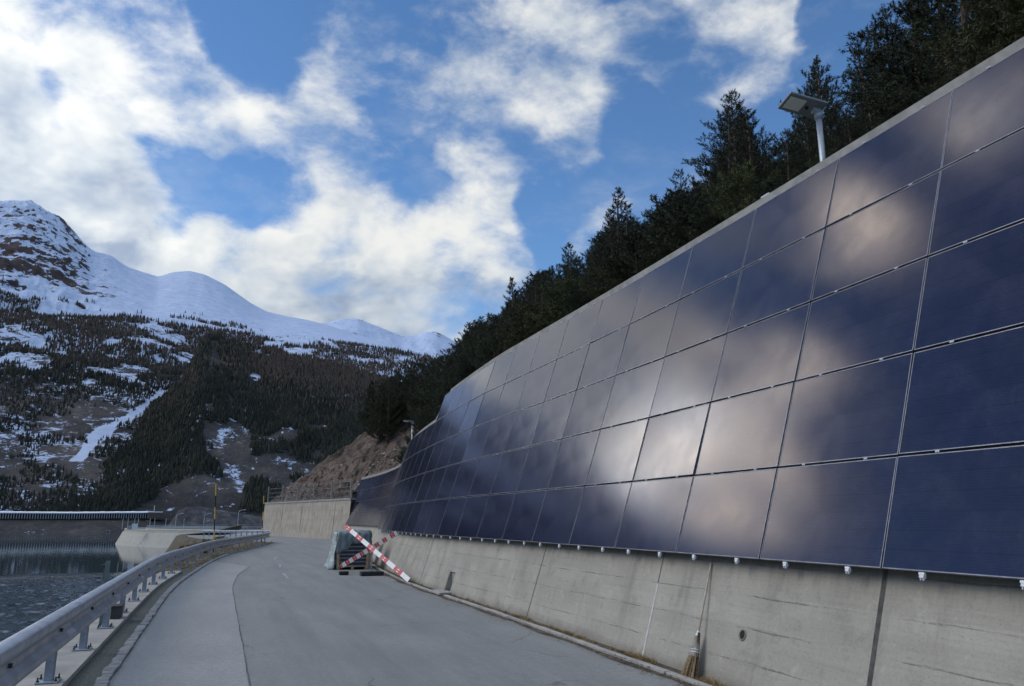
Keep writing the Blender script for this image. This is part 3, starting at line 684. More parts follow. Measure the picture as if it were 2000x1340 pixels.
# ---- one solar panel (local x along the row, y up the slope, z out of the wall)
PWI, PHI, TH = PW-.018, PH-.026, .035
def frame_mb():
    mb = MB(); hx, hy, b = PWI/2, PHI/2, .009
    for (cx, cy, sx, sy) in ((0, -hy+b/2, PWI, b), (0, hy-b/2, PWI, b), (-hx+b/2, 0, b, PHI-2*b), (hx-b/2, 0, b, PHI-2*b)):
        mb.box((cx, cy, -TH/2), (sx, sy, TH))
    return mb
def clamp_mb(low):
    mb = MB()
    if low:
        mb.box((0, -.022, -.004), (.058, .022, .024)); mb.box((0, -.04, -.012), (.046, .034, .034)); mb.box((-.014, -.064, -.012), (.010, .022, .016)); mb.box((.014, -.064, -.012), (.010, .022, .016))
    else:
        mb.box((0, -.012, .003), (.042, .018, .006)); mb.box((0, -.012, .008), (.012, .012, .006))
    return mb
fr_m = frame_mb().build('frame', M['frame'], bevel=.0)
gl_m = MB().box((0, 0, -.008), (PWI-.018, PHI-.018, .010)).build('glass', M['cells'])
cl_low = clamp_mb(True).build('clamp', M['white_plastic'], bevel=.003)
cl_mid = clamp_mb(False).build('clamp', M['lamp_metal'])
cl_top = clamp_mb(False).build('clamp', M['lamp_metal'])
PROT = (fr_m, gl_m, cl_low, cl_mid)
ORD = ['first','second','third','fourth','fifth','sixth','seventh','eighth','ninth','tenth','eleventh','twelfth','thirteenth','fourteenth','fifteenth','sixteenth','seventeenth','eighteenth','nineteenth','twentieth']
def ordn(i):
    if i < 20: return ORD[i]
    b = {2: 'twenty', 3: 'thirty', 4: 'forty', 5: 'fifty', 6: 'sixty', 7: 'seventy', 8: 'eighty', 9: 'ninety'}[(i+1)//10]; r_ = (i+1) % 10
    return (b[:-1]+'ieth') if r_ == 0 else b+'-'+ORD[r_-1]
ROWN = ['bottom', 'second', 'third', 'fourth', 'top fifth']
rp = random.Random(21)
cur = 0; s = S0-4*PW; cols = []
while s+PW < WS[-1]+.2:
    cols.append(s); s += PW
NPAN = 0
seen = [i for i, s in enumerate(cols) if s+PW/2 > S0-PW*1.2]
for ci, s in enumerate(cols):
    a, _, _ = wall_at(s); b, _, _ = wall_at(s+PW); dd = (b-a)/np.linalg.norm(b-a); n = np.array([dd[1], -dd[0]])
    rowsN = 5 if s+PW < S_STEP+.3 else 4
    for r_ in range(rowsN):
        tilt = Matrix.Rotation(R(rp.gauss(0, .22)), 3, 'X') @ Matrix.Rotation(R(rp.gauss(0, .22)), 3, 'Y')
        u = Vector((n[0]*HC/PH, n[1]*HC/PH, HS/PH)); tt = Vector((-dd[0], -dd[1], 0)); nz_ = tt.cross(u)
        m3 = Matrix((tt, u, nz_)).transposed() @ tilt; m4 = m3.to_4x4()
        c = (a+b)/2+n*(HC*(r_+.5)); m4.translation = Vector((c[0], c[1], Z0+HS*(r_+.5)))
        rt = bpy.data.objects.new('solar_panel', None); C.objects.link(rt); rt.matrix_world = m4; rt.empty_display_size = .2
        vis = ci-seen[0]
        if vis >= 0:
            where = f"{ordn(vis)} column from the right edge"
            look = 'bluish glossy' if vis < 4 else ('cloud reflecting' if vis < 13 else ('narrow looking dark' if vis < 18 else 'dark far'))
            lab = f"{look} solar panel, {ROWN[r_]} row up, {where}"
        else: lab = f"glossy dark solar panel, {ROWN[r_]} row, {ordn(seen[0]-1-ci)} column beyond the right edge"
        tag(rt, lab, 'solar panel', 'solar panels in rows on the leaning wall')
        parts = [(fr_m, None), (gl_m, None)]
        cp = cl_low if r_ == 0 else cl_mid
        for src in (fr_m, gl_m):
            o = src.copy(); C.objects.link(o); o.parent = rt
        for q in (-.25, .27):
            o = cp.copy(); C.objects.link(o); o.parent = rt; o.location = (PWI*q, -PHI/2, 0)
        if r_ == rowsN-1:
            for q in (-.25, .27):
                o = cl_mid.copy(); C.objects.link(o); o.parent = rt; o.location = (PWI*q, PHI/2+.02, 0)
        NPAN += 1
for o in (fr_m, gl_m, cl_low, cl_mid, cl_top): bpy.data.objects.remove(o)
# support rails behind the panels (horizontal, seen in the gaps), parts of the wall fixing
mb = MB()
mt = empty('mounting_rails', (5.7, 10, 1.4), label='thin grey metal mounting rails behind the solar panels on the wall', cat='mounting rail')
for r_ in range(0, 6):
    mb = MB(); zz = Z0+HS*r_+(.03 if r_ == 0 else 0); ss = [x for x in np.arange(cols[0], cols[-1]+PW, .7) if r_ < 5 or x < S_STEP]
    for s in ss:
        p, d, n = wall_at(s); q = p+n*(HC*r_+.075)
        for do, dz_ in ((0, -.02), (0, .02), (.05, .035)): mb.v.append((*(q+n*do), zz+dz_))
    for i in range(len(ss)-1):
        for j in range(2): a = i*3+j; mb.f.append((a, a+3, a+4, a+1))
    under(mb.build('rail', M['steel_post']), mt)

# ---------------------------------------------------------------- guardrail
gr = empty('guardrail', (-1.62, 10, .1), label='curving galvanised steel guardrail on posts along the lake side of the road', cat='guardrail')
prof = [(.015,.43),(.05,.425),(.085,.445),(.098,.48),(.085,.515),(.04,.55),(.022,.59),(.022,.62),(.04,.655),(.082,.685),(.105,.72),(.108,.76),(.09,.795),(.05,.81),(.0,.812),(-.03,.80)]
s = 0; sec = 0; SECL = 4.5
def ground_z(s): return float(np.interp(s, [rs_of_Y(27), rs_of_Y(32)], [.10, .06]))
while s < RS[-1]-.5:
    e = min(s+SECL+.18, RS[-1]); ss = np.linspace(s, e, 10); rows = []
    for i, q in enumerate(ss):
        p, d, n = rail_at(q); g0 = ground_z(q)-.075; lift = .004 if i == 9 else 0
        rows.append([(*(p+n*(o+.06+lift)), z+g0) for o, z in prof])
    o = sheet('rail_section', rows, M['steel'], smooth=True); md = o.modifiers.new('th', 'SOLIDIFY'); md.thickness = .005; under(o, gr)
    s += SECL; sec += 1
# end terminal
p, d, n = rail_at(RS[-1]); 
post0 = None
def post_parts():
    a = MB(); a.box((-.004, 0, .345), (.006, .10, .69)); a.box((.033, .05, .345), (.08, .006, .69)); a.box((.033, -.05, .345), (.08, .006, .69)); a.box((.076, 0, .345), (.006, .10, .69))
    b = MB().box((.03, 0, .012), (.22, .24, .014)); c = MB()
    c.tube([(0, 0, .018), (0, 0, .032), (0, 0, .0325), (0, 0, .065)], [.017, .017, .009, .009], 6)
    d_ = MB().box((.098, 0, .525), (.03, .035, .035)); return a, b, c, d_
spost = rs_of_Y(10.05)-2.255*6; pi_ = 0
while spost < RS[-1]-.2:
    p, d, n = rail_at(spost); g0 = ground_z(spost)
    if post0 is None:
        a, b, c, d_ = post_parts(); po = a.build('post', M['steel_post'], gr)
        b.build('base_plate', M['steel'], po, bevel=.003); d_.build('rail_bolt', M['dark_metal'], po)
        bo = c.build('anchor_bolt', M['dark_metal'], po); bo.location = (-.055, -.09, 0)
        for x, y in ((-.055, .09), (.115, -.09), (.115, .09)):
            o = bo.copy(); C.objects.link(o); o.parent = po; o.location = (x, y, 0)
        post0 = po
    else: po = copy_tree(post0, gr)
    loc = Vector((p[0], p[1], g0+.001))-Vector(gr.location); po.location = loc
    po.rotation_euler = (0, 0, math.atan2(n[1], n[0]))
    spost += 2.255 if spost < rs_of_Y(30) else 2.6
# second rail across the bend
gr2 = empty('guardrail', (2, 90, 0), label='distant steel guardrail on many posts across the bend before the dam', cat='guardrail')
a2, b2 = np.array([-1.6, 93.0]), np.array([5.2, 89.0])
mb = MB(); dd = (b2-a2)/np.linalg.norm(b2-a2); nn2 = np.array([dd[1], -dd[0]])
rows = [[(*(a2+(b2-a2)*f+nn2*o), z) for o, z in ((0, .40), (.05, .43), (.05, .48), (.0, .53), (.05, .58), (.05, .64), (0, .67))] for f in np.linspace(0, 1, 12)]
under(sheet('rail_section', rows, M['steel'], smooth=True), gr2)
for f in np.linspace(.02, .98, 13):
    q = a2+(b2-a2)*f; under(MB().box((q[0], q[1], .3), (.12, .10, .62)).build('post', M['steel_post']), gr2)
# small things by the rail
g_ = empty('gauge_post', (-1.70, 15.0, .1), label='slim grey green post with a small box behind the guardrail', cat='post')
MB().box((0, 0, .51), (.07, .05, 1.02)).build('post', M['green_metal'], g_, bevel=.004); MB().box((-.075, -.01, .93), (.06, .05, .07)).build('sensor_box', M['dark_metal'], g_, bevel=.004); MB().box((-.045, 0, .85), (.012, .03, .28)).build('bracket', M['green_metal'], g_)
g_ = empty('meter_box', (-1.58, 15.95, .10), label='low dark metal box on the ledge by the fourth post', cat='box')
MB().box((0, 0, .10), (.16, .42, .20)).build('box_body', M['dark_metal'], g_, bevel=.006); MB().box((0, 0, .212), (.18, .45, .02)).build('lid', M['dark_metal'], g_, bevel=.004)
g_ = empty('marker_peg', (-2.05, 10.25, -.02), label='short dark peg with a white cap on the bank', cat='marker')
MB().tube([(0, 0, 0), (.01, 0, .17)], .018, 6).build('peg', M['dark_metal'], g_); MB().box((0, 0, .19), (.11, .08, .03)).build('cap', M['white_plastic'], g_, bevel=.01)

# ---------------------------------------------------------------- snow poles
def snow_pole(x, y, z0, z1, lean, lab):
    g_ = empty('snow_pole', (x, y, z0), label=lab, cat='marker pole', group='yellow and black snow poles beside the rail'); n_ = 6; H = z1-z0
    for i in range(n_):
        a, b = H*i/n_, H*(i+1)/n_
        MB().tube([(lean*a, 0, a), (lean*b, 0, b)], .032, 8).build('yellow_band' if i % 2 else 'black_band', M['yellow'] if i % 2 else M['black'], g_)
snow_pole(-.17, 47.0, -.1, 3.75, -.04, 'tall yellow and black snow pole behind the middle of the guardrail')
snow_pole(3.28, 66.0, -.1, 3.65, -.02, 'yellow and black snow pole at the far end of the guardrail')

# ---------------------------------------------------------------- road-closed cross
def board(p0, p1, wdt, name, parent, proud):
    p0, p1 = Vector(p0), Vector(p1); d = p1-p0; L = d.length; x = d.normalized(); f = Vector((-.18, -1, .02)).normalized()
    z = (f-x*f.dot(x)).normalized(); y = z.cross(x); m = Matrix((x, y, z)).transposed().to_4x4(); m.translation = (p0+p1)/2+z*proud
    mb = MB().box((0, 0, 0), (L, wdt, .025)); o = mb.build(name, M['stripe_long' if L > 4 else 'stripe'], bevel=.003); o.matrix_world = m
    o.parent = parent; o.matrix_parent_inverse = parent.matrix_basis.inverted() if False else Matrix.Translation(-Vector(parent.location)); return o
cr = empty('road_closed_cross', (4.84, 26.4, 0), label='red and white striped boards crossed on a stand closing the road', cat='barrier')
board((4.12, 27.6, 1.56), (5.28, 22.75, .08), .14, 'striped_board', cr, .03)
board((5.38, 25.2, 1.385), (4.07, 28.1, .21), .15, 'striped_board', cr, .0)
MB().tube([(0, .06, .1), (0, .06, 1.0)], .022, 8).build('stand_pole', M['steel_post'], cr)
MB().box((0, 0, .07), (.74, .40, .13)).build('rubber_base', M['black'], cr, bevel=.02)
MB().box((-.82, .62, .06), (.30, .26, .12)).build('rubber_foot', M['black'], cr, bevel=.02)

# ---------------------------------------------------------------- pallet of spare panels
def pallet(x, y, rz, w_, d_, h_, lab, tarp=True):
    g_ = empty('panel_pallet', (x, y, 0), (0, 0, rz), label=lab, cat='pallet load', group='pallets of spare panels parked by the wall')
    pb = MB()
    for i in range(3): pb.box(((i-1)*(w_/2-.06), 0, .05), (.10, d_, .09))
    for j in range(6): pb.box((0, -d_/2+.06+j*(d_-.12)/5, .108), (w_, .10, .022))
    pb.build('pallet_base', M['wood'], g_)
    n_ = int((h_-.15)/.045); 
    for i in range(n_):
        jx = rp.uniform(-.008, .008); MB().box((jx, 0, .14+i*.045), (w_-.10, d_-.08, .036)).build('stacked_panel', M['dark_stack'] if i % 3 else M['frame'], g_)
    for sx in (-1, 1):
        for sy in (-1, 1): MB().box((sx*(w_/2-.03), sy*(d_/2-.02), h_/2+.04), (.09, .05, h_)).build('corner_post', M['wood'], g_)
    if tarp:
        # crumpled cover: grid draped over the top and down the front
        rows = []; nx, ny = 26, 22; top = h_+.07; drop = h_*.42
        for j in range(ny+1):
            v = j/ny; row = []
            for i in range(nx+1):
                u_ = i/nx*2-1; xx = u_*(w_/2+.05); ed = max(0, abs(u_)-.93)/.07
                if v < .55: yy = d_/2+.03-(d_+.06)*v/.55; zz = top+.015*math.sin(i*.9+j*.5)
                else: yy = -d_/2-.035-.05*math.sin((v-.55)*5)-.012*math.sin(i*1.3); zz = top-(v-.55)/.45*drop*(1+.35*math.sin(i*.26+.6)+.12*math.sin(i*.9))
                zz -= ed*.28*(1 if v < .55 else .3)
                row.append((xx+.012*math.sin(j*1.1), yy+.01*math.sin(i*.7+j), zz+.012*math.sin(i*.5)*math.cos(j*.7)))
            rows.append(row)
        tp = sheet('tarp', rows, M['tarp'], parent=g_); md = tp.modifiers.new('t', 'SOLIDIFY'); md.thickness = .008
    return g_
pl = pallet(4.78, 30.6, R(-3), 1.12, 1.75, 1.27, 'pallet of stacked dark solar panels under a blue green tarp')
rows = []
for j in range(14):
    v = j/13
    rows.append([(-.60-.10*v-.22*v*v*abs(math.sin(i*.5))-.02*math.sin(i*1.7+j), -.85+i*.095, 1.34-1.33*v) for i in range(19)])
fl = sheet('plastic_film', rows, M['film'], parent=pl); md = fl.modifiers.new('t', 'SOLIDIFY'); md.thickness = .004
pallet(5.35, 33.4, R(4), 1.0, 1.3, 1.28, 'second pallet behind the tarped one, close to the wall', tarp=True)

# ---------------------------------------------------------------- broom
br = empty('broom', (5.24, 8.2, 0), label='old straw broom with a pale wooden handle leaning on the wall', cat='broom')
def fp(Y, z, out):
    p, d, n = wall_at(s_of_Y(Y)); q = p+n*(face_off(z)-out); return Vector((q[0], q[1], z))
b0 = fp(8.26, .47, .10); b1 = fp(8.43, 1.27, .02); bl = Vector(br.location)
MB().tube([b0-bl, (b0+b1)/2-bl, b1-bl], [.0125, .0125, .011], 10).build('handle', M['wood_pale'], br, smooth=True)
foot = fp(8.20, .02, .13)-bl; neck = b0-bl; ax = (neck-foot).normalized()
sd_ = Vector((0.0, 1, 0)); sd_ = (sd_-ax*sd_.dot(ax)).normalized(); th_ = ax.cross(sd_)
rg = random.Random(5); mb = MB()
for i in range(620):
    a = rg.uniform(-1, 1); b_ = rg.uniform(-1, 1)*(1-.4*a*a)
    top = neck+ax*(.03)+sd_*a*.022+th_*b_*.02; mid_ = foot+(neck-foot)*.52+sd_*a*.075+th_*b_*.035
    bot = foot+sd_*(a*.13+.02)+th_*b_*.045-ax*rg.uniform(-.02, .02)+Vector((rg.uniform(-.01, .01), rg.uniform(-.01, .01), 0)); bot.z = max(bot.z, .008)
    wd_ = sd_*.0035+th_*rg.uniform(-.003, .003); mb.quad(top-wd_, top+wd_, mid_+wd_, mid_-wd_); mb.quad(mid_-wd_, mid_+wd_, bot+wd_*.8, bot-wd_*.8)
mb.build('bristles', M['straw'], br)
mb = MB()
for f, r1, r2 in ((.60, .073, .036), (.66, .066, .034)):
    c = foot+(neck-foot)*f; pts = [c+sd_*r1*math.cos(k*.4189)+th_*r2*math.sin(k*.4189) for k in range(16)]; mb.tube(pts, .005, 5)
mb.tube([neck-ax*.01, neck+ax*.05], [.03, .018], 10)
mb.build('binding', M['white_plastic'], br)
mb = MB()
n_ = 18
for f, r1, r2 in ((.50, .078, .040), (.70, .064, .036), (.88, .040, .028), (1.02, .022, .02)):
    c = foot+(neck-foot)*f
    for k in range(n_): mb.v.append(tuple(c+sd_*r1*math.cos(k*2*math.pi/n_)+th_*r2*math.sin(k*2*math.pi/n_)))
for i in range(1, 3):
    for k in range(n_): a = i*n_+k; b_ = i*n_+(k+1) % n_; mb.f.append((a, b_, b_+n_, a+n_))
for k in range(n_): a = k; b_ = (k+1) % n_; mb.f.append((a, b_, b_+n_, a+n_))
mb.build('fabric_sleeve', simple('broom_sleeve', (.26, .23, .20), .8, var=.3, scale=25), br)

# ---------------------------------------------------------------- lamps
def street_lamp(x, y, z0, z1, lab, head_len=.66, head_w=.36, rz=0.0, tilt=-8, r=.045):
    g_ = empty('street_lamp', (x, y, z0), (0, 0, rz), label=lab, cat='street lamp', group='solar street lamps above the wall'); H = z1-z0
    MB().tube([(0, 0, 0), (0, 0, H)], r, 12).build('pole', M['lamp_metal'], g_, smooth=True)
    MB().tube([(0, 0, H-.10), (0, 0, H+.03)], r*1.45, 12).build('collar', M['lamp_metal'], g_, smooth=True)
    rt = Matrix.Rotation(R(tilt), 3, 'Y').inverted() @ Matrix.Rotation(R(-13), 3, 'X')
    c = Vector((-head_len/2+.06, 0, H+.10)); body = MB().box((0, 0, 0), (head_len, head_w, .045))
    body.v = [tuple(c+rt @ Vector(v)) for v in body.v]; h_ = body.build('lamp_head', M['lamp_body'], g_, bevel=.012)
    cell = MB().box((0, 0, .026), (head_len*.94, head_w*.92, .006)); cell.v = [tuple(c+rt @ Vector(v)) for v in cell.v]; cell.build('solar_cell', M['dark_stack'], h_)
    ln = MB(); ln.box((-head_len*.22, 0, -.026), (head_len*.42, head_w*.66, .012)); ln.v = [tuple(c+rt @ Vector(v)) for v in ln.v]; ln.build('lamp_lens', M['lens'], h_, bevel=.005)
    sn = MB(); sn.tube([(head_len*.10, 0, -.02), (head_len*.10, 0, -.045)], .028, 10); sn.v = [tuple(c+rt @ Vector(v)) for v in sn.v]; sn.build('motion_sensor', M['black'], h_)
    hg = MB().box((head_len*.36, 0, -.05), (.16, .10, .07)); hg.v = [tuple(c+rt @ Vector(v)) for v in hg.v]; hg.build('hinge', M['lamp_metal'], g_, bevel=.01)
street_lamp(8.33, 8.65, 6.2, 8.02, 'grey solar street lamp with flat head above the near wall', rz=R(-6))
street_lamp(10.45, 45.5, 5.5, 7.45, 'small pale street lamp at the far bend, in front of dark pines', head_len=.62, head_w=.26, tilt=-3, r=.055, rz=R(4))
g_ = empty('junction_box', (7.83, 9.35, 6.71), label='small pale junction box on the coping left of the near lamp', cat='box')
MB().box((0, 0, .07), (.16, .20, .14)).build('box_body', M['lamp_metal'], g_, bevel=.01); MB().tube([(0, .1, .08), (.05, .25, .22), (.1, .35, .1)], .008, 6).build('cable', M['black'], g_)

# ---------------------------------------------------------------- far concrete wall with fence
fw = empty('concrete_wall', (10.9, 73, 0), label='pale stained concrete wall at the bend, below the rocky slope', cat='wall')
fpts, fs = spline([(11.0, 72.3), (9.0, 80.3), (6.9, 88.5), (4.75, 96.3)], .6)
mb = MB(); uv = []
for i, q in enumerate(fpts):
    d = fpts[min(i+1, len(fpts)-1)]-fpts[max(i-1, 0)]; d = d/np.linalg.norm(d); n = np.array([d[1], -d[0]])
    for o, z in ((-.15, -.3), (-.15, 0), (.0, 1.8), (.12, 3.62), (.55, 3.62)): mb.v.append((*(q+n*o), z)); uv.append((fs[i], z))
for i in range(len(fpts)-1):
    for j in range(4): a = i*5+j; mb.f.append((a, a+5, a+6, a+1))
e = (len(fpts)-1)*5; mb.v.append((*(fpts[-1]+np.array([.55, 0])), -.3)); uv.append((fs[-1]+.5, 0)); mb.f.append((e, len(mb.v)-1, e+4, e+3, e+2, e+1))
under(mb.build('wall_face', M['wall_far'], uv=uv), fw)
mb = MB()
for i, q in enumerate(fpts):
    d = fpts[min(i+1, len(fpts)-1)]-fpts[max(i-1, 0)]; d = d/np.linalg.norm(d); n = np.array([d[1], -d[0]])
    for o, z in ((.05, 3.55), (.05, 3.72), (.6, 3.72), (.6, 3.55)): mb.v.append((*(q+n*o), z))
for i in range(len(fpts)-1):
    for j in range(4): a = i*4+j; b_ = i*4+(j+1) % 4; mb.f.append((a, a+4, b_+4, b_))
mb.f.append((0, 1, 2, 3)); e = (len(fpts)-1)*4; mb.f.append((e+3, e+2, e+1, e))
under(mb.build('coping', M['coping']), fw)
for k_ in (6, 21, 31):
    q = fpts[k_]; d = fpts[k_+1]-q; d /= np.linalg.norm(d); n = np.array([d[1], -d[0]]); mb = MB()
    for sgn in (-.03, .03):
        for o, z in ((-.155, 0), (.115, 3.55)): mb.v.append((*(q+d*sgn+n*o), z))
    mb.f.append((0, 2, 3, 1)); under(mb.build('joint', M['joint']), fw)
fe = empty('fence', (8, 84, 3.7), label='wire mesh fence on steel posts along the top of the pale wall', cat='fence')
fi = list(range(1, len(fpts), 8)); tops = []
for k_ in fi:
    q = fpts[k_]+np.array([.35, .1]); under(MB().box((q[0], q[1], 4.55), (.15, .15, 2.0)).build('post', M['fence_post']), fe); tops.append(q)
mb = MB()
for zz in (3.85, 4.3, 4.75, 5.25): mb.tube([(q[0], q[1], zz) for q in tops], .022, 4)
for a, b_ in zip(tops[:-1], tops[1:]):
    for f in np.linspace(.04, .96, 14):
        q = a+(b_-a)*f; mb.tube([(q[0], q[1], 3.75), (q[0], q[1], 5.25)], .011, 3, cap=False)
under(mb.build('wire_mesh', M['fence_wire']), fe)

# ---------------------------------------------------------------- hillside behind the walls
hp = np.vstack([WC[::3]+0.0, fpts[3::3], [[5.2, 104]], [[7.5, 118]], [[13, 135]], [[24, 155]], [[40, 175]], [[60, 190]]])
def hill_edge(i):
    """plan point just behind the wall and its outward normal (smoothed)"""
    a = hp[max(i-3, 0)]; b = hp[min(i+3, len(hp)-1)]; d = (b-a)/np.linalg.norm(b-a); return hp[i], np.array([d[1], -d[0]])
nW = len(WC[::3]); HL = []
for i in range(len(hp)):
    p, n = hill_edge(i)
    if i < nW: zt = wall_top(WS[::3][i])-.12; off = face_off(zt)+.35
    elif hp[i][1] < 97: zt = 3.55; off = .5
    else: zt = float(np.interp(hp[i][1], [97, 104, 118, 190], [3.4, 2.2, .6, -1])); off = 0
    if i >= nW-2 and i < nW+1: zt = max(zt, 3.6)
    HL.append((p+n*off, n, zt))
dvals = [0, .6, 1.3, 2.2, 3.4, 5, 7, 9.5, 12.5, 16, 20, 25, 32, 42, 56, 75, 100]
Nn = np.array([h[1] for h in HL]); ker = np.ones(15)/15
Nm = np.stack([np.convolve(np.pad(Nn[:, k], 7, mode='edge'), ker, 'valid') for k in (0, 1)], 1); Nm /= np.linalg.norm(Nm, axis=1)[:, None]
def slope_at(Y): return float(np.interp(Y, [-10, 40, 62, 75, 100, 130], [.58, .60, .66, .76, .74, .6]))
grid = []
for i, (q, n, zt) in enumerate(HL):
    row = []
    for dd_ in dvals:
        m_ = n*min(dd_, 5)+Nm[i]*max(0, dd_-5); P = q+m_; sl_ = slope_at(q[1])
        rocky = float(np.clip((q[1]-50)/12, 0, 1))
        z = zt+sl_*dd_*(1 if dd_ < 42 else 1)-.0006*dd_*dd_
        z += float(fbm(np.array(P[0]*.16), np.array(P[1]*.16), 4, 3))*min(dd_, 6)*.5
        z += rocky*float(fbm(np.array(P[0]*.55+z*.3), np.array(P[1]*.55), 4, 8, ridged=True))*min(dd_, 3)*.75
        row.append((P[0], P[1], z))
    grid.append(row)
G = np.array(grid)
# densify in the rocky part with rough displacement
def dens(G, a, b, ku, kv, amp):
    A = G[a:b]; nu, nv = A.shape[0], A.shape[1]; U = np.linspace(0, nu-1, (nu-1)*ku+1); V_ = np.linspace(0, nv-1, (nv-1)*kv+1)
    ui = np.minimum(U.astype(int), nu-2); vi = np.minimum(V_.astype(int), nv-2); fu = (U-ui)[:, None, None]; fv = (V_-vi)[None, :, None]
    B = A[ui][:, vi]*(1-fu)*(1-fv)+A[ui+1][:, vi]*fu*(1-fv)+A[ui][:, vi+1]*(1-fu)*fv+A[ui+1][:, vi+1]*fu*fv
    ed = np.minimum(1, np.arange(B.shape[1])/3.0)[None, :]
    B[:, :, 2] += amp*ed*(fbm(B[:, :, 0]*1.1+B[:, :, 2]*.9, B[:, :, 1]*1.1-B[:, :, 2]*.5, 5, 11, .6, True)+.6*fbm(B[:, :, 0]*3.3, B[:, :, 1]*3.3+B[:, :, 2]*2, 3, 15, .6))
    return B
iR = int(np.argmax(G[:, 0, 1] > 52))
sheet('hillside', G[:iR+1].tolist(), M['forest_floor'], 'structure')
sheet('rocky_slope', dens(G, iR, len(G), 6, 5, 1.15).tolist(), M['rock_red'], 'structure', smooth=False)
def hill_pt(fi_, d_):
    i = int(min(max(fi_, 0), len(G)-2)); f = fi_-i; j = int(np.searchsorted(dvals, d_, 'right')-1); j = min(max(j, 0), len(dvals)-2); g_ = (d_-dvals[j])/(dvals[j+1]-dvals[j])
    return (G[i, j]*(1-f)+G[i+1, j]*f)*(1-g_)+(G[i, j+1]*(1-f)+G[i+1, j+1]*f)*g_

# loose stones lying on the rocky slope
rgr = np.random.RandomState(40); oct_v = np.array([(1,0,0),(-1,0,0),(0,1,0),(0,-1,0),(0,0,1),(0,0,-1),(.6,.6,.5),(-.6,.55,.5),(.55,-.6,.5),(-.6,-.6,.45)], float)
of = [(0,6,8),(0,2,6),(2,7,6),(2,1,7),(1,9,7),(1,3,9),(3,8,9),(3,0,8),(4,6,7),(4,7,9),(4,9,8),(4,8,6),(0,5,2),(2,5,1),(1,5,3),(3,5,0)]
RG0 = dens(G, iR, len(G), 6, 5, 1.15); Vr = []; Fr = []; kk = 0
for i in range(1500):
    a_ = rgr.randint(2, RG0.shape[0]-1); b_ = int(rgr.rand()**1.3*42)+1
    if b_ >= RG0.shape[1]: continue
    p_ = RG0[a_, b_]+rgr.normal(0, .15, 3)*[1, 1, 0]; sc = .04+.20*rgr.rand()**4; v_ = oct_v*rgr.uniform(.6, 1.3, (10, 1))*sc*rgr.uniform(.6, 1.4, 3)+p_
    Vr.append(v_); Fr.append(np.array(of)+kk); kk += 10
o = np_mesh('loose_stones', np.concatenate(Vr), np.concatenate(Fr), simple('pale_stone', (.27, .225, .19), .9, var=.5, scale=.8)); o['kind'] = 'stuff'
# ---------------------------------------------------------------- pine meshes
def pine_mesh(seed, H=6.0, spread=.30, dens_=1.0, base=.06, needle=.085, bushy=1.0):
    rg = np.random.RandomState(seed); tb = MB()
    bend = rg.normal(0, .025, 2); trunk = lambda z: np.array([bend[0]*math.sin(z*.8)*H*.4, bend[1]*math.sin(z*.7+1)*H*.4, z])
    zs = np.linspace(0, H*.97, 12); tb.tube([trunk(z) for z in zs], [max(.012, .020*H*(1-z/H)**.8) for z in zs], 7)
    tips = []; nb = int(58*dens_)
    for i in range(nb):
        f = base+(1-base)*((i+rg.rand())/nb)**.95; f = min(f, .985); z = f*H
        L = H*spread*((1-f)**.72*1.05+.05)*rg.uniform(.55, 1.25)*(min(1, .55+f*2.2)); az = i*2.399+rg.normal(0, .4)
        el = rg.uniform(-.15, .25)+f*.75; o = trunk(z); dr = np.array([math.cos(az)*math.cos(el), math.sin(az)*math.cos(el), math.sin(el)])
        pts = []; n_ = 5; q = o.copy(); dcur = dr.copy()
        for k in range(n_+1):
            pts.append(q.copy()); q = q+dcur*L/n_; dcur = dcur+np.array([0, 0, .11])+rg.normal(0, .07, 3); dcur /= np.linalg.norm(dcur)
        tb.tube(pts, [max(.004, .010*H/6*(1-k/n_)*(.4+L)) for k in range(n_+1)], 4, cap=False)
        nt = max(3, int(L*11*bushy))
        for k in range(nt):
            u_ = (.22+.78*(k+rg.rand())/nt); a = min(int(u_*n_), n_-1); ff = u_*n_-a; c = pts[a]*(1-ff)+pts[a+1]*ff
            dd_ = pts[a+1]-pts[a]; dd_ = dd_/np.linalg.norm(dd_); side = np.cross(dd_, [0, 0, 1]); side /= np.linalg.norm(side)+1e-6
            tl = L*rg.uniform(.14, .34)*(1.15-u_*.6)+.10; v = dd_*.7+side*rg.choice([-1, 1])*rg.uniform(.3, 1.1)+np.array([0, 0, rg.uniform(-.1, .7)]); v /= np.linalg.norm(v)
            m_ = max(1, int(tl/.17))
            for j in range(m_): tips.append((c+v*tl*(j+.6)/m_+rg.normal(0, .02, 3), v+np.array([0, 0, .25])))
        tips.append((pts[-1], dcur))
    T = np.array([a for a, b in tips]); D = np.array([b for a, b in tips]); D /= np.linalg.norm(D, axis=1)[:, None]
    nn_ = 17; n_t = len(T)
    dirs = D[:, None, :]*rg.uniform(.1, 1.0, (n_t, nn_, 1))+rg.normal(0, .62, (n_t, nn_, 3)); dirs /= np.linalg.norm(dirs, axis=2)[:, :, None]
    L = needle*rg.uniform(.8, 1.6, (n_t, nn_, 1)); st_ = T[:, None, :]+D[:, None, :]*rg.uniform(-.07, .09, (n_t, nn_, 1))
    side = np.cross(dirs, rg.normal(0, 1, (n_t, nn_, 3))); side /= np.linalg.norm(side, axis=2)[:, :, None]
    wv = side*.011*(needle/.085); A = st_-wv; B = st_+wv; E_ = st_+dirs*L
    V = np.stack([A, B, E_], 2).reshape(-1, 3); F = np.arange(len(V)).reshape(-1, 3)
    return tb, V, F
TREES = []
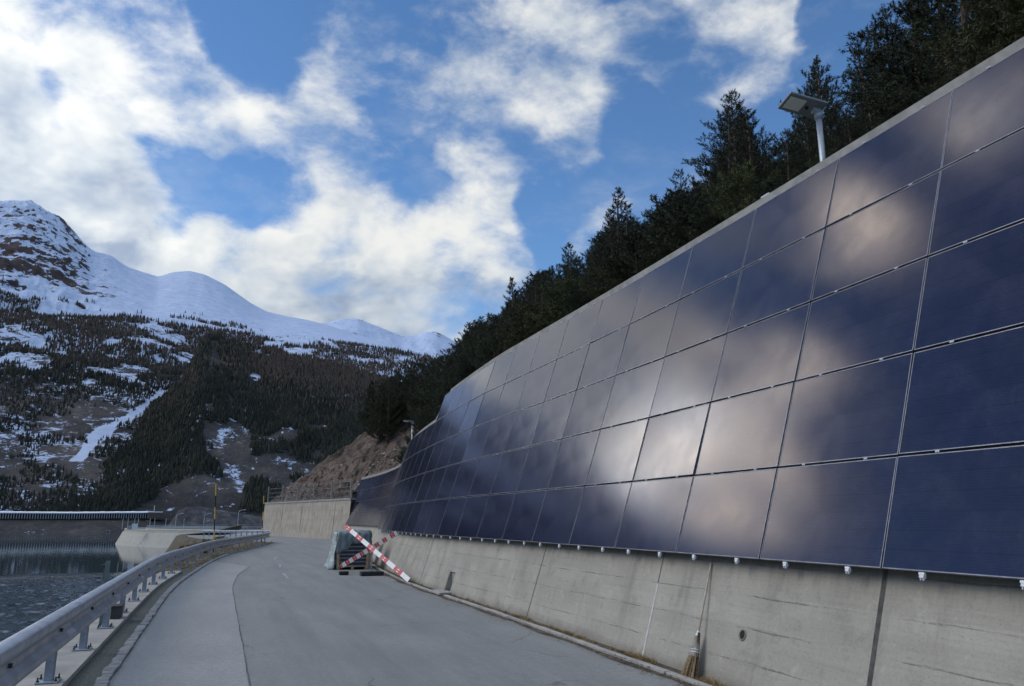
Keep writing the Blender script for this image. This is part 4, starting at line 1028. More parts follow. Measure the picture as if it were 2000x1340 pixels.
def make_tree(name, seed, **kw):
    mat = kw.pop('mat', 'needles'); tb, V, F = pine_mesh(seed, **kw)
    a = tb.build('trunk', M['bark'], smooth=True); b = np_mesh('crown', V, F, M[mat]); a_m, b_m = a.data, b.data
    bpy.data.objects.remove(a); bpy.data.objects.remove(b); return (a_m, b_m, kw.get('H', 6.0))
VAR = [make_tree('p', 1, H=6.5, spread=.26, dens_=1.25), make_tree('p', 2, H=6.0, spread=.34, dens_=1.2), make_tree('p', 3, H=7.5, spread=.24, dens_=1.5),
       make_tree('p', 4, H=5.0, spread=.42, dens_=1.1, base=.02), make_tree('p', 5, H=6.8, spread=.30, dens_=1.0, base=.14), make_tree('p', 8, H=7.0, spread=.20, dens_=1.3)]
VBUSH = [make_tree('b', 6, H=2.2, spread=.62, dens_=.9, base=.0, bushy=1.9), make_tree('b', 7, H=1.8, spread=.75, dens_=.8, base=.0, bushy=1.9, mat='needles_light')]
def put_tree(P, h, var, label, group, name='pine_tree', cat='tree', sq=1.0, rz=0.0, lean=0.0):
    tm, cm, H = var; g_ = empty(name, tuple(P), (lean, lean*.5, rz), label=label, cat=cat, group=group); k = h/H; g_.scale = (k*sq, k*sq, k)
    for nm, me in (('trunk', tm), ('crown', cm)):
        o = bpy.data.objects.new(nm, me); C.objects.link(o); o.parent = g_
    return g_
SKY = np.array([(640,860),(660,820),(690,760),(720,745),(760,735),(800,705),(850,700),(880,675),(905,650),(930,622),(950,612),(985,618),(1000,575),(1030,545),(1060,530),(1085,520),(1115,485),(1140,500),(1170,470),(1195,395),(1222,375),(1260,440),(1290,410),(1310,385),(1340,345),(1370,370),(1395,290),(1430,205),(1470,190),(1500,235),(1530,225),(1560,250),(1590,220),(1600,140),(1625,120),(1655,170),(1680,150),(1690,95),(1720,60),(1745,5),(1800,-60),(1900,-140),(2000,-200),(2300,-350)], float)
def skyline(x): return float(np.interp(x, SKY[:, 0], SKY[:, 1]))
ROCK = np.array([(480,990),(510,975),(600,900),(640,880),(690,857),(720,868),(745,890),(790,866),(840,850)], float)
rt_ = random.Random(77); placed = []; cands = []
YG = G[:, 0, 1]
def yfi(Y): return float(np.interp(Y, YG[:int(np.argmax(YG))+1], np.arange(int(np.argmax(YG))+1)))
# dense scatter: rows behind the wall
for row_d, stepY in ((1.5, 1.5), (3.2, 1.9), (5.4, 2.2), (8.2, 2.6), (11.5, 3.0), (15.5, 3.6), (20.5, 4.4), (27, 5.5)):
    Y = 3.0
    while Y < 112:
        cands.append((Y+rt_.uniform(-.7, .7), row_d*rt_.uniform(.8, 1.25))); Y += stepY*((1+Y/90.0) if Y < 55 else 1.0)
for _ in range(120): cands.append((rt_.uniform(54, 112), rt_.uniform(6, 27)))
for Y, d_ in cands:
    P = hill_pt(yfi(Y), d_); x, y = proj(P)
    if x < 625 or x > 2150: continue
    if x < 850 and y > np.interp(x, ROCK[:, 0], ROCK[:, 1])-3: continue
    if y < skyline(x)+8: continue
    if 6.0 < Y < 12.0 and d_ < 2.9: continue
    if 38.0 < Y < 47.0 and d_ < 3.6: continue
    # height that reaches close to the tree line seen in the photograph, within the range of real trees
    top = skyline(x)+rt_.choice([0, 4, 10, 22, 45, 70])*rt_.uniform(.4, 1.2)
    dist = math.hypot(P[0], P[1]); h = 0.5
    while h < 9.5 and proj((P[0], P[1], P[2]+h))[1] > top: h += .15
    h = max(1.6, min(h, 4.6+.11*d_+ .05*max(0, Y-20)+rt_.uniform(-.4, 1.0)))
    if d_ < 2.4: h = min(h, 3.4)
    if proj((P[0], P[1], P[2]+h))[1] < top-12: continue
    P = (P[0], P[1], P[2]-.15)
    placed.append((P, h, x, y))
placed.sort(key=lambda q: q[2]); cnt = {}
tops = [(q[2], proj((q[0][0], q[0][1], q[0][2]+q[1]))[1]) for q in placed]
for k_, ((P, h, x, y), (tx, ty)) in enumerate(zip(placed, tops)):
    on_sky = ty < skyline(x)+16
    if h < 2.3: kind = 'low'
    elif on_sky: kind = 'sky'
    else: kind = 'mid'
    where = 'far end' if x < 900 else ('mid wall' if x < 1250 else ('left of near lamp' if x < 1590 else 'right of near lamp'))
    cnt[(kind, where)] = cnt.get((kind, where), 0)+1; o_ = ordn(cnt[(kind, where)]-1)
    lab = {'low': f"{o_} low young pine from the left behind the coping, {where}", 'sky': f"{o_} pine from the left on the wood's skyline, {where}", 'mid': f"{o_} mid-slope pine from the left, dark and bushy, {where}"}[kind]
    v = VAR[rt_.randrange(6)] if h > 2.3 else VAR[rt_.choice([1, 3])]
    put_tree(P, h, v, lab, f"{kind} pines {where}", rz=rt_.uniform(0, 6.28), sq=rt_.uniform(.95, 1.35), lean=rt_.uniform(-.05, .05))
# solitary taller trees standing out of the line
def single(px, py, Y, var, lab, sq=1.0):
    d = pdir(px, py); best = None
    fi_ = yfi(Y)
    for d_ in np.arange(1, 40, .25):
        P = hill_pt(fi_, d_); x, y = proj(P)
        if best is None or abs(x-px) < best[0]: best = (abs(x-px), P)
    P = best[1]; h = .5
    while h < 11 and proj((P[0], P[1], P[2]+h))[1] > py: h += .05
    put_tree(P, h, var, lab, 'pines standing out on the skyline', rz=Y, sq=sq)
single(1622, 118, 16.0, VAR[0], 'slender pine standing out on the skyline right behind the near street lamp', .95)
single(1218, 373, 30.0, VAR[5], 'tall dark pine sticking up alone above the middle of the wood', 1.25)
single(1445, 188, 20.0, VAR[1], 'broad dark pine on the skyline to the left of the near lamp', 1.1)
single(1115, 480, 42.0, VAR[2], 'narrow pine top standing above the trees left of the tall one', 1.0)
single(1345, 335, 25.0, VAR[4], 'pine with an open crown on the skyline between two broad ones', 1.1)
single(1000, 545, 52.0, VAR[5], 'thin pine top at the left end of the upper skyline', 1.0)
# shrubs right behind the coping
for k_ in range(64):
    Y = 3.2+k_*.62*(1+k_*.018); P = hill_pt(yfi(Y), rt_.uniform(.25, .9)); x, y = proj(P)
    if Y > 60: break
    if abs(Y-44.5) < 4: continue
    v = VBUSH[1] if (x > 1700 or rt_.random() < .22) else VBUSH[0]
    w_ = 'above the near panels' if x > 1640 else ('between lamp and mid wall' if x > 1200 else 'along the far half of the wall')
    cn_ = 'olive' if v is VBUSH[1] else 'dark'; cnt[(cn_, w_)] = cnt.get((cn_, w_), 0)+1; lab_ = f"{ordn(cnt[(cn_, w_)]-1)} {cn_} shrub from the right on the coping, {w_}"
    put_tree((P[0], P[1], P[2]-.1), rt_.uniform(.35, .6) if 6.5 < Y < 10.2 else rt_.uniform(.8, 1.7), v, lab_, f"shrubs {w_} {'olive' if v is VBUSH[1] else 'dark'}", 'evergreen_shrub', 'shrub', rz=rt_.uniform(0, 6), sq=rt_.uniform(.9, 1.3))
# dead uprooted stump on the rocky slope, fallen bare branches
g_ = empty('dead_tree', (0, 0, 0), label='grey dead tree with bare tangled limbs lying on the reddish rock', cat='dead tree')
P = None
for d_ in np.arange(2, 16, .25):
    q = hill_pt(yfi(66), d_)
    if abs(proj(q)[0]-725) < 12 or (P is None): P = q
g_.location = (P[0], P[1], P[2]+.2); rg = np.random.RandomState(3); mb = MB()
for i in range(26):
    q = np.zeros(3); d = rg.normal(0, 1, 3); d[2] = abs(d[2])*.6; d /= np.linalg.norm(d); pts = [q]
    for k in range(5): q = q+d*.28; d = d+rg.normal(0, .35, 3); d /= np.linalg.norm(d); pts.append(q)
    mb.tube(pts, [.07, .055, .04, .03, .02, .01], 5)
mb.build('limbs', simple('weathered_wood', (.20, .18, .16), .85, var=.3), g_)

# ---------------------------------------------------------------- dry shrubs & grass
def tuft_mesh(seed, n=90, r=.5, h=.6, wd=.012):
    rg = np.random.RandomState(seed); B = rg.normal(0, r*.35, (n, 3)); B[:, 2] = 0; D = rg.normal(0, .45, (n, 3)); D[:, 2] = 1; D /= np.linalg.norm(D, axis=1)[:, None]
    S = np.cross(D, rg.normal(0, 1, (n, 3))); S /= np.linalg.norm(S, axis=1)[:, None]; L = h*rg.uniform(.5, 1.2, (n, 1)); Md = B+D*L*.6; Tp = B+D*L+np.array([0, 0, -.15])*L+rg.normal(0, .04, (n, 3))
    V = np.concatenate([B-S*wd, B+S*wd, Md+S*wd*.7, Md-S*wd*.7, Tp], 0).reshape(5, n, 3).transpose(1, 0, 2).reshape(-1, 3)
    F = []
    for i in range(n): a = i*5; F += [(a, a+1, a+2), (a, a+2, a+3), (a+3, a+2, a+4)]
    return V, np.array(F)
def scatter(name, base, items, mat, seed=0):
    V0, F0 = base; Vs = []; Fs = []; k = 0; rg = np.random.RandomState(seed)
    for (x, y, z, sc) in items:
        a = rg.rand()*6.28; c_, s_ = math.cos(a), math.sin(a); V = V0*sc; V = np.stack([V[:, 0]*c_-V[:, 1]*s_, V[:, 0]*s_+V[:, 1]*c_, V[:, 2]], 1)+np.array([x, y, z])
        Vs.append(V); Fs.append(F0+k); k += len(V)
    o = np_mesh(name, np.concatenate(Vs), np.concatenate(Fs), mat); o['kind'] = 'stuff'; return o
rg = np.random.RandomState(12); it = []
for i in range(420):
    s = rg.uniform(0, RS[-1]); p, d, n = rail_at(s); o = -rg.uniform(.5, 2.2); q = p+n*o; z = float(np.interp(-o, [.5, .9, 1.6, 2.6], [.02, -.12, -.8, -1.75])); it.append((q[0], q[1], z, rg.uniform(.15, .45)))
for i in range(230):
    s = rg.uniform(rs_of_Y(30), RS[-1]); p, d, n = rail_at(s); q = p+n*rg.uniform(-.5, .45); it.append((q[0], q[1], .03, rg.uniform(.08, .26)))
scatter('dry_grass', tuft_mesh(1, 40, .5, .6), it, M['grass'], 1)
it = []
for i in range(330):
    s = rg.uniform(S0-3, s_of_Y(45)); 
    if rg.rand() < .5: s = rg.choice([s_of_Y(13.93), s_of_Y(12.2), s_of_Y(9.5), s_of_Y(7.9), s_of_Y(11.4)])+rg.normal(0, .25)
    p, d, n = wall_at(s); q = p+n*(face_off(0)-rg.uniform(.02, .13)); it.append((q[0], q[1], .02, rg.uniform(.05, .16)))
scatter('weeds', tuft_mesh(2, 26, .6, .6, .02), it, M['grass'], 2)
# dead leaves and needles in the gutter
n_ = 5200; s_ = rg.uniform(S0-4, s_of_Y(40), n_); V = []; 
for i in range(n_):
    p, d, n = wall_at(s_[i]); o = face_off(0)-abs(rg.normal(.20, .11)) if rg.rand() < .75 else face_off(0)-rg.uniform(.25, .55)
    q = p+n*o; c = np.array([q[0], q[1], .022+rg.rand()*.02]); a = rg.normal(0, 1, 3)*.012; a[2] *= .4; b_ = np.cross(a, [0, 0, 1.])*.9+rg.normal(0, .003, 3); V += [c-a, c+b_*.6, c+a, c-b_*.6]
o = np_mesh('leaf_litter', np.array(V), np.arange(len(V)).reshape(-1, 4), M['leaf']); o['kind'] = 'stuff'
# dry shrubs on the bank at the bend
def shrub(x, y, z, h, lab, seed):
    g_ = empty('dry_shrub', (x, y, z), label=lab, cat='shrub'); rg = np.random.RandomState(seed); mb = MB(); tp = []
    for i in range(26):
        q = rg.normal(0, .12, 3); q[2] = 0; d = rg.normal(0, .5, 3); d[2] = 1; d /= np.linalg.norm(d); pts = [q]
        for k in range(4): q = q+d*h*.24; d = d+rg.normal(0, .22, 3); d /= np.linalg.norm(d); pts.append(q); tp.append(q)
        mb.tube(pts, [.02, .016, .012, .008, .004], 4, cap=False)
    mb.build('stems', simple('shrub_stems', (.12, .08, .05), .9), g_); V0, F0 = tuft_mesh(seed, 16, .5, .5, .03); Vs = []; Fs = []
    for i, q in enumerate(tp): Vs.append(V0*.55+q); Fs.append(F0+i*len(V0))
    np_mesh('foliage', np.concatenate(Vs), np.concatenate(Fs), M['shrub'], g_)
shrub(-.75, 58, -.45, .8, 'yellow brown dry shrub behind the rail, right of the lower snow pole', 1)
shrub(-1.9, 60, -.9, .9, 'tangled dry brown shrub on the bank, left of the snow pole', 2)
shrub(-2.4, 57, -1.3, .8, 'lowest dry twiggy shrub on the bank above the water', 3)
shrub(.3, 62, -.2, .55, 'small pale dry shrub behind the rail near the bend', 4)
shrub(.2, 67, -.3, .7, 'dry golden shrub farthest along the bank', 5)

# ---------------------------------------------------------------- dam with lamps and railing
dm = empty('dam', (-30, 340, LAKE), label='curved pale concrete arch dam standing in the lake', cat='dam')
cx, cy, Rr = 65.0, 380.0, 103.0
angs = np.radians(np.linspace(262, 130, 60)); CR = -1.75; mb = MB(); uv = []
for a in angs:
    for o, z in ((4.2, -14), (2.6, LAKE), (.2, CR-1.3), (.2, CR-1.25), (-.35, CR-1.25), (-.35, CR-.15), (-.6, CR), (-1.0, CR), (-1.0, CR-.9), (-8.5, CR-.9), (-8.5, CR), (-9.2, CR), (-9.2, -14)):
        mb.v.append((cx+(Rr+o)*math.cos(a), cy+(Rr+o)*math.sin(a), z)); uv.append((a*Rr, z))
for i in range(len(angs)-1):
    for j in range(12): q = i*13+j; mb.f.append((q, q+1, q+14, q+13))
under(mb.build('dam_body', M['dam'], uv=uv), dm)
mb = MB()
for k in range(3, 58, 7):
    a = angs[k]
    for (o0, z0, o1, z1) in ((2.7, LAKE, .28, CR-1.3),):
        for sg in (-.0015, .0015): mb.v += [(cx+(Rr+o0)*math.cos(a+sg), cy+(Rr+o0)*math.sin(a+sg), z0), (cx+(Rr+o1)*math.cos(a+sg+.012), cy+(Rr+o1)*math.sin(a+sg+.012), z1)]
        n0 = len(mb.v)-4; mb.f.append((n0, n0+2, n0+3, n0+1))
jt = mb.build('joint_rib', M['repair']); jt['kind'] = 'stuff'; under(jt, dm)
rl = MB(); 
for zz in (.55, 1.0): rl.tube([(cx+(Rr-8.8)*math.cos(a), cy+(Rr-8.8)*math.sin(a), CR+zz) for a in angs], .05, 4)
for a in np.radians(np.linspace(262, 130, 110)): rl.tube([(cx+(Rr-8.8)*math.cos(a), cy+(Rr-8.8)*math.sin(a), CR), (cx+(Rr-8.8)*math.cos(a), cy+(Rr-8.8)*math.sin(a), CR+1.0)], .04, 4)
under(rl.build('railing', M['steel_post']), dm)
def ray_at(x, Y): d = pdir(x, 1000); return d[0]/d[1]*Y
def pole(x, Y, h, arm, lab, nm='street_lamp', cat='street lamp', grp='lamps on the dam crest'):
    g_ = empty(nm, (ray_at(x, Y), Y, CR-.2), label=lab, cat=cat, group=grp); MB().tube([(0, 0, 0), (0, 0, h)], .09, 6).build('pole', M['lamp_metal'], g_)
    if arm: MB().tube([(0, 0, h), (.4, 0, h+.5), (1.6, 0, h+.85)], .06, 5).build('arm', M['lamp_metal'], g_); MB().box((1.9, 0, h+.85), (.9, .35, .16)).build('lamp_head', M['white_plastic'], g_, bevel=.04)
for (x, Y, h, lab) in ((345, 300, 5.0, 'curved lamp on the dam crest, left of the snow pole'), (400, 296, 5.0, 'curved lamp on the dam crest just left of the yellow pole'), (466, 290, 6.2, 'tall curved lamp on the dam crest near the pale wall')): pole(x, Y, h, True, lab)
for i, x in enumerate((242, 252, 265, 272, 295, 304, 326, 361)): pole(x, 345-i*6, 4.2, False, f'{ordn(i)} thin plain pole from the left end of the dam crest', 'pole', 'pole', 'plain poles on the dam crest')
g_ = empty('control_cabinet', (ray_at(266, 330), 330, CR-.1), label='white control cabinet on the dam crest near its left end', cat='cabinet'); MB().box((0, 0, 1.0), (1.8, 1.5, 2.2)).build('cabinet_body', M['white_plastic'], g_); MB().box((-1.7, 0, .7), (1.3, 1.2, 1.5)).build('side_box', M['slab'], g_)
# dark covered heaps and rock outcrop beyond the crest

# ---------------------------------------------------------------- avalanche gallery on the far shore
ga = empty('avalanche_gallery', (-90, 790, 1), label='long avalanche gallery with columns and a snow covered roof on the far shore', cat='gallery')
azs = np.radians(np.linspace(-19, -4.15, 150)); RG = 775.0; mb = MB(); ZG = 1.8
def gp(a, r, z): return (math.sin(a)*r, math.cos(a)*r, z)
def gz(a): return ZG+float(np.interp(math.degrees(a), [-19, -13.8, -9, -4], [1.5, .8, .6, 1.4]))
for a in azs:
    z = gz(a)
    for r_, zz in ((RG-3, z+4.0), (RG-3, z+4.6), (RG+10, z+5.2), (RG+10, z+4.0)): mb.v.append(gp(a, r_, zz))
for i in range(len(azs)-1):
    for j in range(4): q = i*4+j; q2 = i*4+(j+1) % 4; mb.f.append((q, q+4, q2+4, q2))
under(mb.build('roof_slab', M['slab']), ga)
mb = MB()
for i, a in enumerate(azs):
    z = gz(a)+4.6
    for r_, zz in ((RG-2.0, .06), (RG-1.8, .5), (RG+2, 1.1+.3*math.sin(i*.7)), (RG+9, 1.3), (RG+10, .65)): mb.v.append(gp(a, r_, z+zz))
for i in range(len(azs)-1):
    for j in range(4): q = i*5+j; mb.f.append((q, q+5, q+6, q+1))
M['snow'] = simple('snow', (.80, .83, .88), .7, var=.06, scale=.3)
under(mb.build('snow_cover', M['snow']), ga)
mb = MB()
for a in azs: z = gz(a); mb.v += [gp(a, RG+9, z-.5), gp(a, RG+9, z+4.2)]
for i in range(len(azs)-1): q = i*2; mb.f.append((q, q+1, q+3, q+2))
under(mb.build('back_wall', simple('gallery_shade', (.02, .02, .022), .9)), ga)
cb = MB().box((0, 0, 2.0), (.62, .6, 4.2)).build('column', simple('column_concrete', (.40, .40, .41), .85), ga); first = cb
ca = np.radians(np.linspace(-14.6, -4.3, 74))
for i, a in enumerate(ca):
    o = cb if i == 0 else cb.copy()
    if i: C.objects.link(o)
    q = Vector(gp(a, RG-2.2, gz(a)))-Vector(ga.location); o.location = q; o.rotation_euler = (0, 0, -a)
pt = empty('gallery_portal', (math.sin(R(-3.95))*770, math.cos(R(-3.95))*770, 3), label='brownish portal block with a mast at the right end of the gallery', cat='portal')
MB().box((0, 0, 2.2), (12, 8, 5.2)).build('portal_block', simple('portal_brown', (.12, .085, .07), .9), pt, bevel=.4); MB().box((-1, 0, 5.3), (12, 8, .9)).build('snow_cover', M['snow'], pt); MB().tube([(-2, 0, 5), (-2, 0, 11)], .3, 6).build('mast', M['lamp_metal'], pt)

# ---------------------------------------------------------------- mountains (polar height fields)
def tab(pix, extra_l=(), extra_r=()):
    q = [azel(x, y) for x, y in pix]; q = list(extra_l)+q+list(extra_r); q = np.array(q); return q[np.argsort(q[:, 0])]
ridge = tab([(0,392),(55,391),(75,402),(120,430),(150,462),(180,492),(215,499),(250,522),(310,541),(335,532),(370,529),(400,536),(440,556),(490,592),(520,608),(560,618),(600,625),(640,635),(700,655),(800,685),(880,705)],
            ((-120, 15), (-100, 16), (-85, 13), (-70, 14.5), (-55, 16.0), (-45, 14.5), (-36, 16.0), (-28, 16.2), (-24, 16.0), (-20, 17.4), (-17, 18.6)), ((20, 11), (30, 11)))
treel = tab([(0,612),(150,618),(250,622),(350,635),(430,645),(500,655),(560,662),(700,680),(880,715)], ((-120, 8), (-80, 9), (-50, 10.5), (-30, 11.6), (-20, 13.0)), ((30, 9),))
spur = tab([(-80,1003),(0,990),(30,975),(100,936),(163,890),(252,820),(318,778),(345,752),(372,715),(390,668),(410,655),(485,676),(582,697),(640,708),(700,726),(760,742),(850,775)], ((-120, -.6), (-25, -.4)), ((25, 8.5), (40, 7)))
def T(tb_, a, w_=.28): return sum(np.interp(a+o*w_, tb_[:, 0], tb_[:, 1])*k for o, k in ((-1, .12), (-.5, .22), (0, .32), (.5, .22), (1, .12)))
def tand(x): return np.tan(np.radians(x))
RSH, RT, RR = 735., 1850., 3300.
def mtn_z(az, r):
    """height of the big mountain at azimuth az (deg), distance r"""
    er, et = T(ridge, az), T(treel, az)
    zr = RR*tand(er)+EYE; ztr = RT*tand(et)+EYE
    z0 = 2.0
    f1 = np.clip((r-800)/(RT-800), 0, 1); f2 = np.clip((r-RT)/(RR-RT), 0, 1)
    z = z0+(ztr-z0)*(f1**1.12); z = np.where(r > RT, ztr+(zr-ztr)*f2**1.0, z)
    z = np.where(r > RR, zr-(r-RR)*.55, z)
    x, y = np.sin(np.radians(az))*r, np.cos(np.radians(az))*r
    amp = 55*np.clip((r-850)/500, 0, 1)*np.where(r > RR-350, np.clip((RR-r)/350+.14+.30*np.clip((-7-az)/2, 0, 1), .1, 1), 1)
    left = np.clip((-3-az)/9, .25, 1)
    z = z+np.where(r > RT, 40*left*np.clip((-6-az)/4, 0, 1), 0)*fbm(x/70, y/70, 5, 6, .6, True)*np.clip((RR-r)/150+.25, .25, 1)
    z = z+amp*fbm(x/330, y/330, 6, 2, .55)*np.where(r > RT, left, 1)*1.2+amp*.6*left*fbm(x/190, y/190, 5, 5, .6, True)
    return z
def shore(az, r): return np.interp(r, [700, RSH, 772, 776, 800], [-12, LAKE-.2, 1.4, 2.3, 2.4])
azg = np.concatenate([np.arange(-125, -18, .55), np.arange(-18, 19, .07), np.arange(19, 40, .5)])
rgd = np.concatenate([[700, 720, RSH, 745, 757, 768, 776, 790, 803], np.geomspace(815, RT, 110), np.linspace(RT+12, RR, 150), [RR+60, RR+200, RR+600]])
AZ, RG_ = np.meshgrid(azg, rgd, indexing='ij')
Zm = np.where(RG_ < 804, shore(AZ, RG_)+fbm(AZ*2.0, RG_/9, 4, 9)*2.2*np.clip((RG_-RSH)/12, 0, 1)*np.clip((772-RG_)/8, 0, 1), mtn_z(AZ, RG_))
def polar_mesh(name, Zf, mat, masks):
    X = np.sin(np.radians(AZ))*RG_; Y = np.cos(np.radians(AZ))*RG_; n, m_ = AZ.shape; V = np.stack([X, Y, Zf], 2).reshape(-1, 3)
    i, j = np.meshgrid(np.arange(n-1), np.arange(m_-1), indexing='ij'); a = (i*m_+j).ravel(); F = np.stack([a, a+1, a+m_+1, a+m_], 1)
    o = np_mesh(name, V, F, mat, smooth=True); at = o.data.color_attributes.new('mask', 'FLOAT_COLOR', 'POINT')
    col_ = np.ones((len(V), 4), np.float32); col_[:, 0] = masks[0].ravel(); col_[:, 1] = masks[1].ravel(); col_[:, 2] = masks[2].ravel(); at.data.foreach_set('color', col_.ravel()); return o
Xg, Yg = np.sin(np.radians(AZ))*RG_, np.cos(np.radians(AZ))*RG_
el_ = np.degrees(np.arctan2(Zm-EYE, RG_))
def px_of(AZ, EL):   # photograph position of a direction: where snow fields and scree were seen
    A, E_ = np.radians(AZ), np.radians(EL); d = np.stack([np.sin(A)*np.cos(E_), np.cos(A)*np.cos(E_), np.sin(E_)], -1); c = d@_F; c = np.where(c < .1, np.nan, c)
    return 1000+1506.2*(d@_R)/c, 670-1506.2*(d@_U)/c
hf = np.clip((RG_-800)/(RT-800), 0, 1)
snowm = .33+.45*hf+.9*(fbm(Xg/260, Yg/260, 4, 31))
snowm = np.where(RG_ < 800, .0, snowm)
# the avalanche gully: a strip of snow running down beside the spur, followed in plan
def strip(pts, wdt):
    """pts: (az, r) centre line; mask 1 inside the strip"""
    pts = np.array(pts); best = np.full(AZ.shape, 9.); 
    for (a0, r0), (a1, r1) in zip(pts[:-1], pts[1:]):
        f = np.clip((RG_-r0)/(r1-r0), 0, 1); az_ = a0+(a1-a0)*f; dd_ = np.abs(AZ-az_)+np.where((RG_ < min(r0, r1)) | (RG_ > max(r0, r1)), 9, 0)
        best = np.minimum(best, dd_)
    return np.clip(1.6-best/np.maximum(wdt, .06), 0, 1)
def r_of(px, py):  # distance at which the mountain stands in that direction
    a, e = azel(px, py); rr = np.linspace(805, RR, 600); ee = np.degrees(np.arctan2(mtn_z(np.full(600, a), rr)-EYE, rr)); k_ = np.argmax(ee >= e); return a, float(rr[k_])
gl = [r_of(*p) for p in ((150, 900), (168, 880), (205, 842), (255, 815), (300, 785), (318, 765))]; gl = sorted(gl, key=lambda q: q[1])
for i in range(1, len(gl)):
    if gl[i][1] <= gl[i-1][1]: gl[i] = (gl[i][0], gl[i-1][1]+5)
gm = strip(gl, .13+.30*np.clip((1500-RG_)/500, 0, 1)+.8*fbm(Xg/60, Yg/60, 4, 43))*np.clip(1.2+2.0*fbm(Xg/36, Yg/36, 4, 44), 0, 1)
snowm = np.maximum(snowm, gm*1.3)
lowm = np.clip((RT+40-RG_+120*fbm(Xg/150, Yg/150, 4, 77))/60, 0, 1)
rocky = np.clip((-5.0-AZ)/6, 0.12, 1)*np.clip((RG_-RT-40)/250, 0, 1)*np.clip(1.15-(RG_-RT)/1900, .5, 1)
rocky = np.where(AZ > -5, .25, rocky*1.0-.10*np.clip((-8.5-AZ)/2, 0, 1))
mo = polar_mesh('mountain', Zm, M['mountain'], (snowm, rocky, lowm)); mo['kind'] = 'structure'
# spur in front (forested), its crest at 1250 m
RB = 1250.
def spur_z(az, r):
    e = T(spur, az); zt = RB*tand(e)+EYE
    f = np.clip((r-790)/(RB-790), 0, 1); z = np.where(r < RB, 1.0+(zt-1.0)*f**.95, zt-(r-RB)*.75)
    x, y = np.sin(np.radians(az))*r, np.cos(np.radians(az))*r
    amp = np.clip((zt-15)/80, 0, 1)*np.clip((r-800)/90, 0, 1)
    return z+amp*(38*fbm(x/170, y/170, 6, 51, .55)+16*fbm(x/90, y/90, 5, 55, .6, True))*np.clip(abs(r-RB)/160, .12, 1)
azg2 = np.arange(-17, 26, .09); rg2 = np.concatenate([np.linspace(786, RB, 95), [RB+20, RB+60, RB+150, RB+300]])
AZ, RG_ = np.meshgrid(azg2, rg2, indexing='ij'); Zs = spur_z(AZ, RG_); Zs = np.where(T(spur, AZ) < 1.0, np.minimum(Zs, 1.5), Zs)
Xg, Yg = np.sin(np.radians(AZ))*RG_, np.cos(np.radians(AZ))*RG_
sm_ = .20+.30*np.clip((RG_-800)/450, 0, 1)+.75*fbm(Xg/120, Yg/120, 4, 61)
sm_ = sm_-.7*np.clip((1.5-AZ)/2, 0, 1)*np.clip((RG_-980)/80, 0, 1)
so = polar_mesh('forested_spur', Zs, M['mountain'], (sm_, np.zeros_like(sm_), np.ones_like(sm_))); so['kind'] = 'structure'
# farthest peaks
far = tab([(560,640),(600,634),(645,628),(665,622),(700,621),(722,631),(745,640),(790,657),(815,656),(830,648),(852,646),(870,656),(885,664),(920,690)], ((0, 9),), ((25, 9), (32, 10)))
azg3 = np.arange(1, 24, .08); rg3 = np.linspace(3600, 5600, 60); AZ, RG_ = np.meshgrid(azg3, rg3, indexing='ij')
zt3 = 5200*tand(T(far, AZ)); f = np.clip((RG_-3600)/1600, 0, 1); Xg, Yg = np.sin(np.radians(AZ))*RG_, np.cos(np.radians(AZ))*RG_
Z3 = 400+(zt3-400)*f+120*fbm(Xg/260, Yg/260, 6, 71, .55, True)*np.clip((5200-RG_)/500, .08, 1)-np.clip(RG_-5200, 0, 999)*.9
fo = polar_mesh('far_peaks', Z3, M['mountain'], (np.full_like(Z3, .8), np.full_like(Z3, .42), np.zeros_like(Z3))); fo['kind'] = 'structure'
# dark rocky knoll behind the dam
xs = np.arange(-60, 70, 2.0); ys = np.arange(0, 60, 2.0); XX, YY = np.meshgrid(xs, ys, indexing='ij')
kh = np.interp(XX, [-60, -38, -30, -14, 0, 30, 69], [-6, 3, 17, 20, 17, 12, 7])*np.clip(YY/22, 0, 1)*np.clip((60-YY)/14, 0, 1)+4.5*fbm(XX/11, YY/11, 5, 81, .6, True)
rows = np.stack([XX-2, YY+690, kh-8.5], 2).tolist(); M['rock_dark'] = mat_ground('dark_rock', [(0, (.03, .03, .034)), (.45, (.07, .07, .075)), (.7, (.13, .125, .125)), (1, (.30, .30, .32))], .05, .3, 1.2, .4)
sheet('rocky_knoll', rows, M['rock_dark'], 'structure')

# ---------------------------------------------------------------- far forests (uncountable masses)
def cones(name, P, Hh, Wd, mat, seed):
    rg = np.random.RandomState(seed); n = len(P); k = 5; an = np.linspace(0, 2*np.pi, k, endpoint=False)
    V = []; F = []; a0 = rg.rand(n, 1)*6.28
    tiers = ((0.02, .72, 1.0), (.38, 1.0, .62))
    for ti, (zb, ztp, wd) in enumerate(tiers):
        rr = Wd[:, None]*wd*rg.uniform(.6, 1.25, (n, k)); bx = P[:, None, 0]+rr*np.cos(an+a0); by = P[:, None, 1]+rr*np.sin(an+a0); bz = P[:, None, 2]+Hh[:, None]*(zb+rg.uniform(-.04, .08, (n, k)))
        ring_ = np.stack([bx, by, bz], 2); tip = np.stack([P[:, 0]+rg.normal(0, .2, n), P[:, 1]+rg.normal(0, .2, n), P[:, 2]+Hh*ztp], 1)[:, None, :]
        V.append(np.concatenate([ring_, tip], 1))
    V = np.concatenate(V, 1); base = (np.arange(n)*12)[:, None, None]
    f = [(i, (i+1) % k, 5) for i in range(k)]+[(6+i, 6+(i+1) % k, 11) for i in range(k)]
    F = (base+np.array(f)[None]).reshape(-1, 3); o = np_mesh(name, V.reshape(-1, 3), F, mat); o['kind'] = 'stuff'; return o
rg = np.random.RandomState(99)
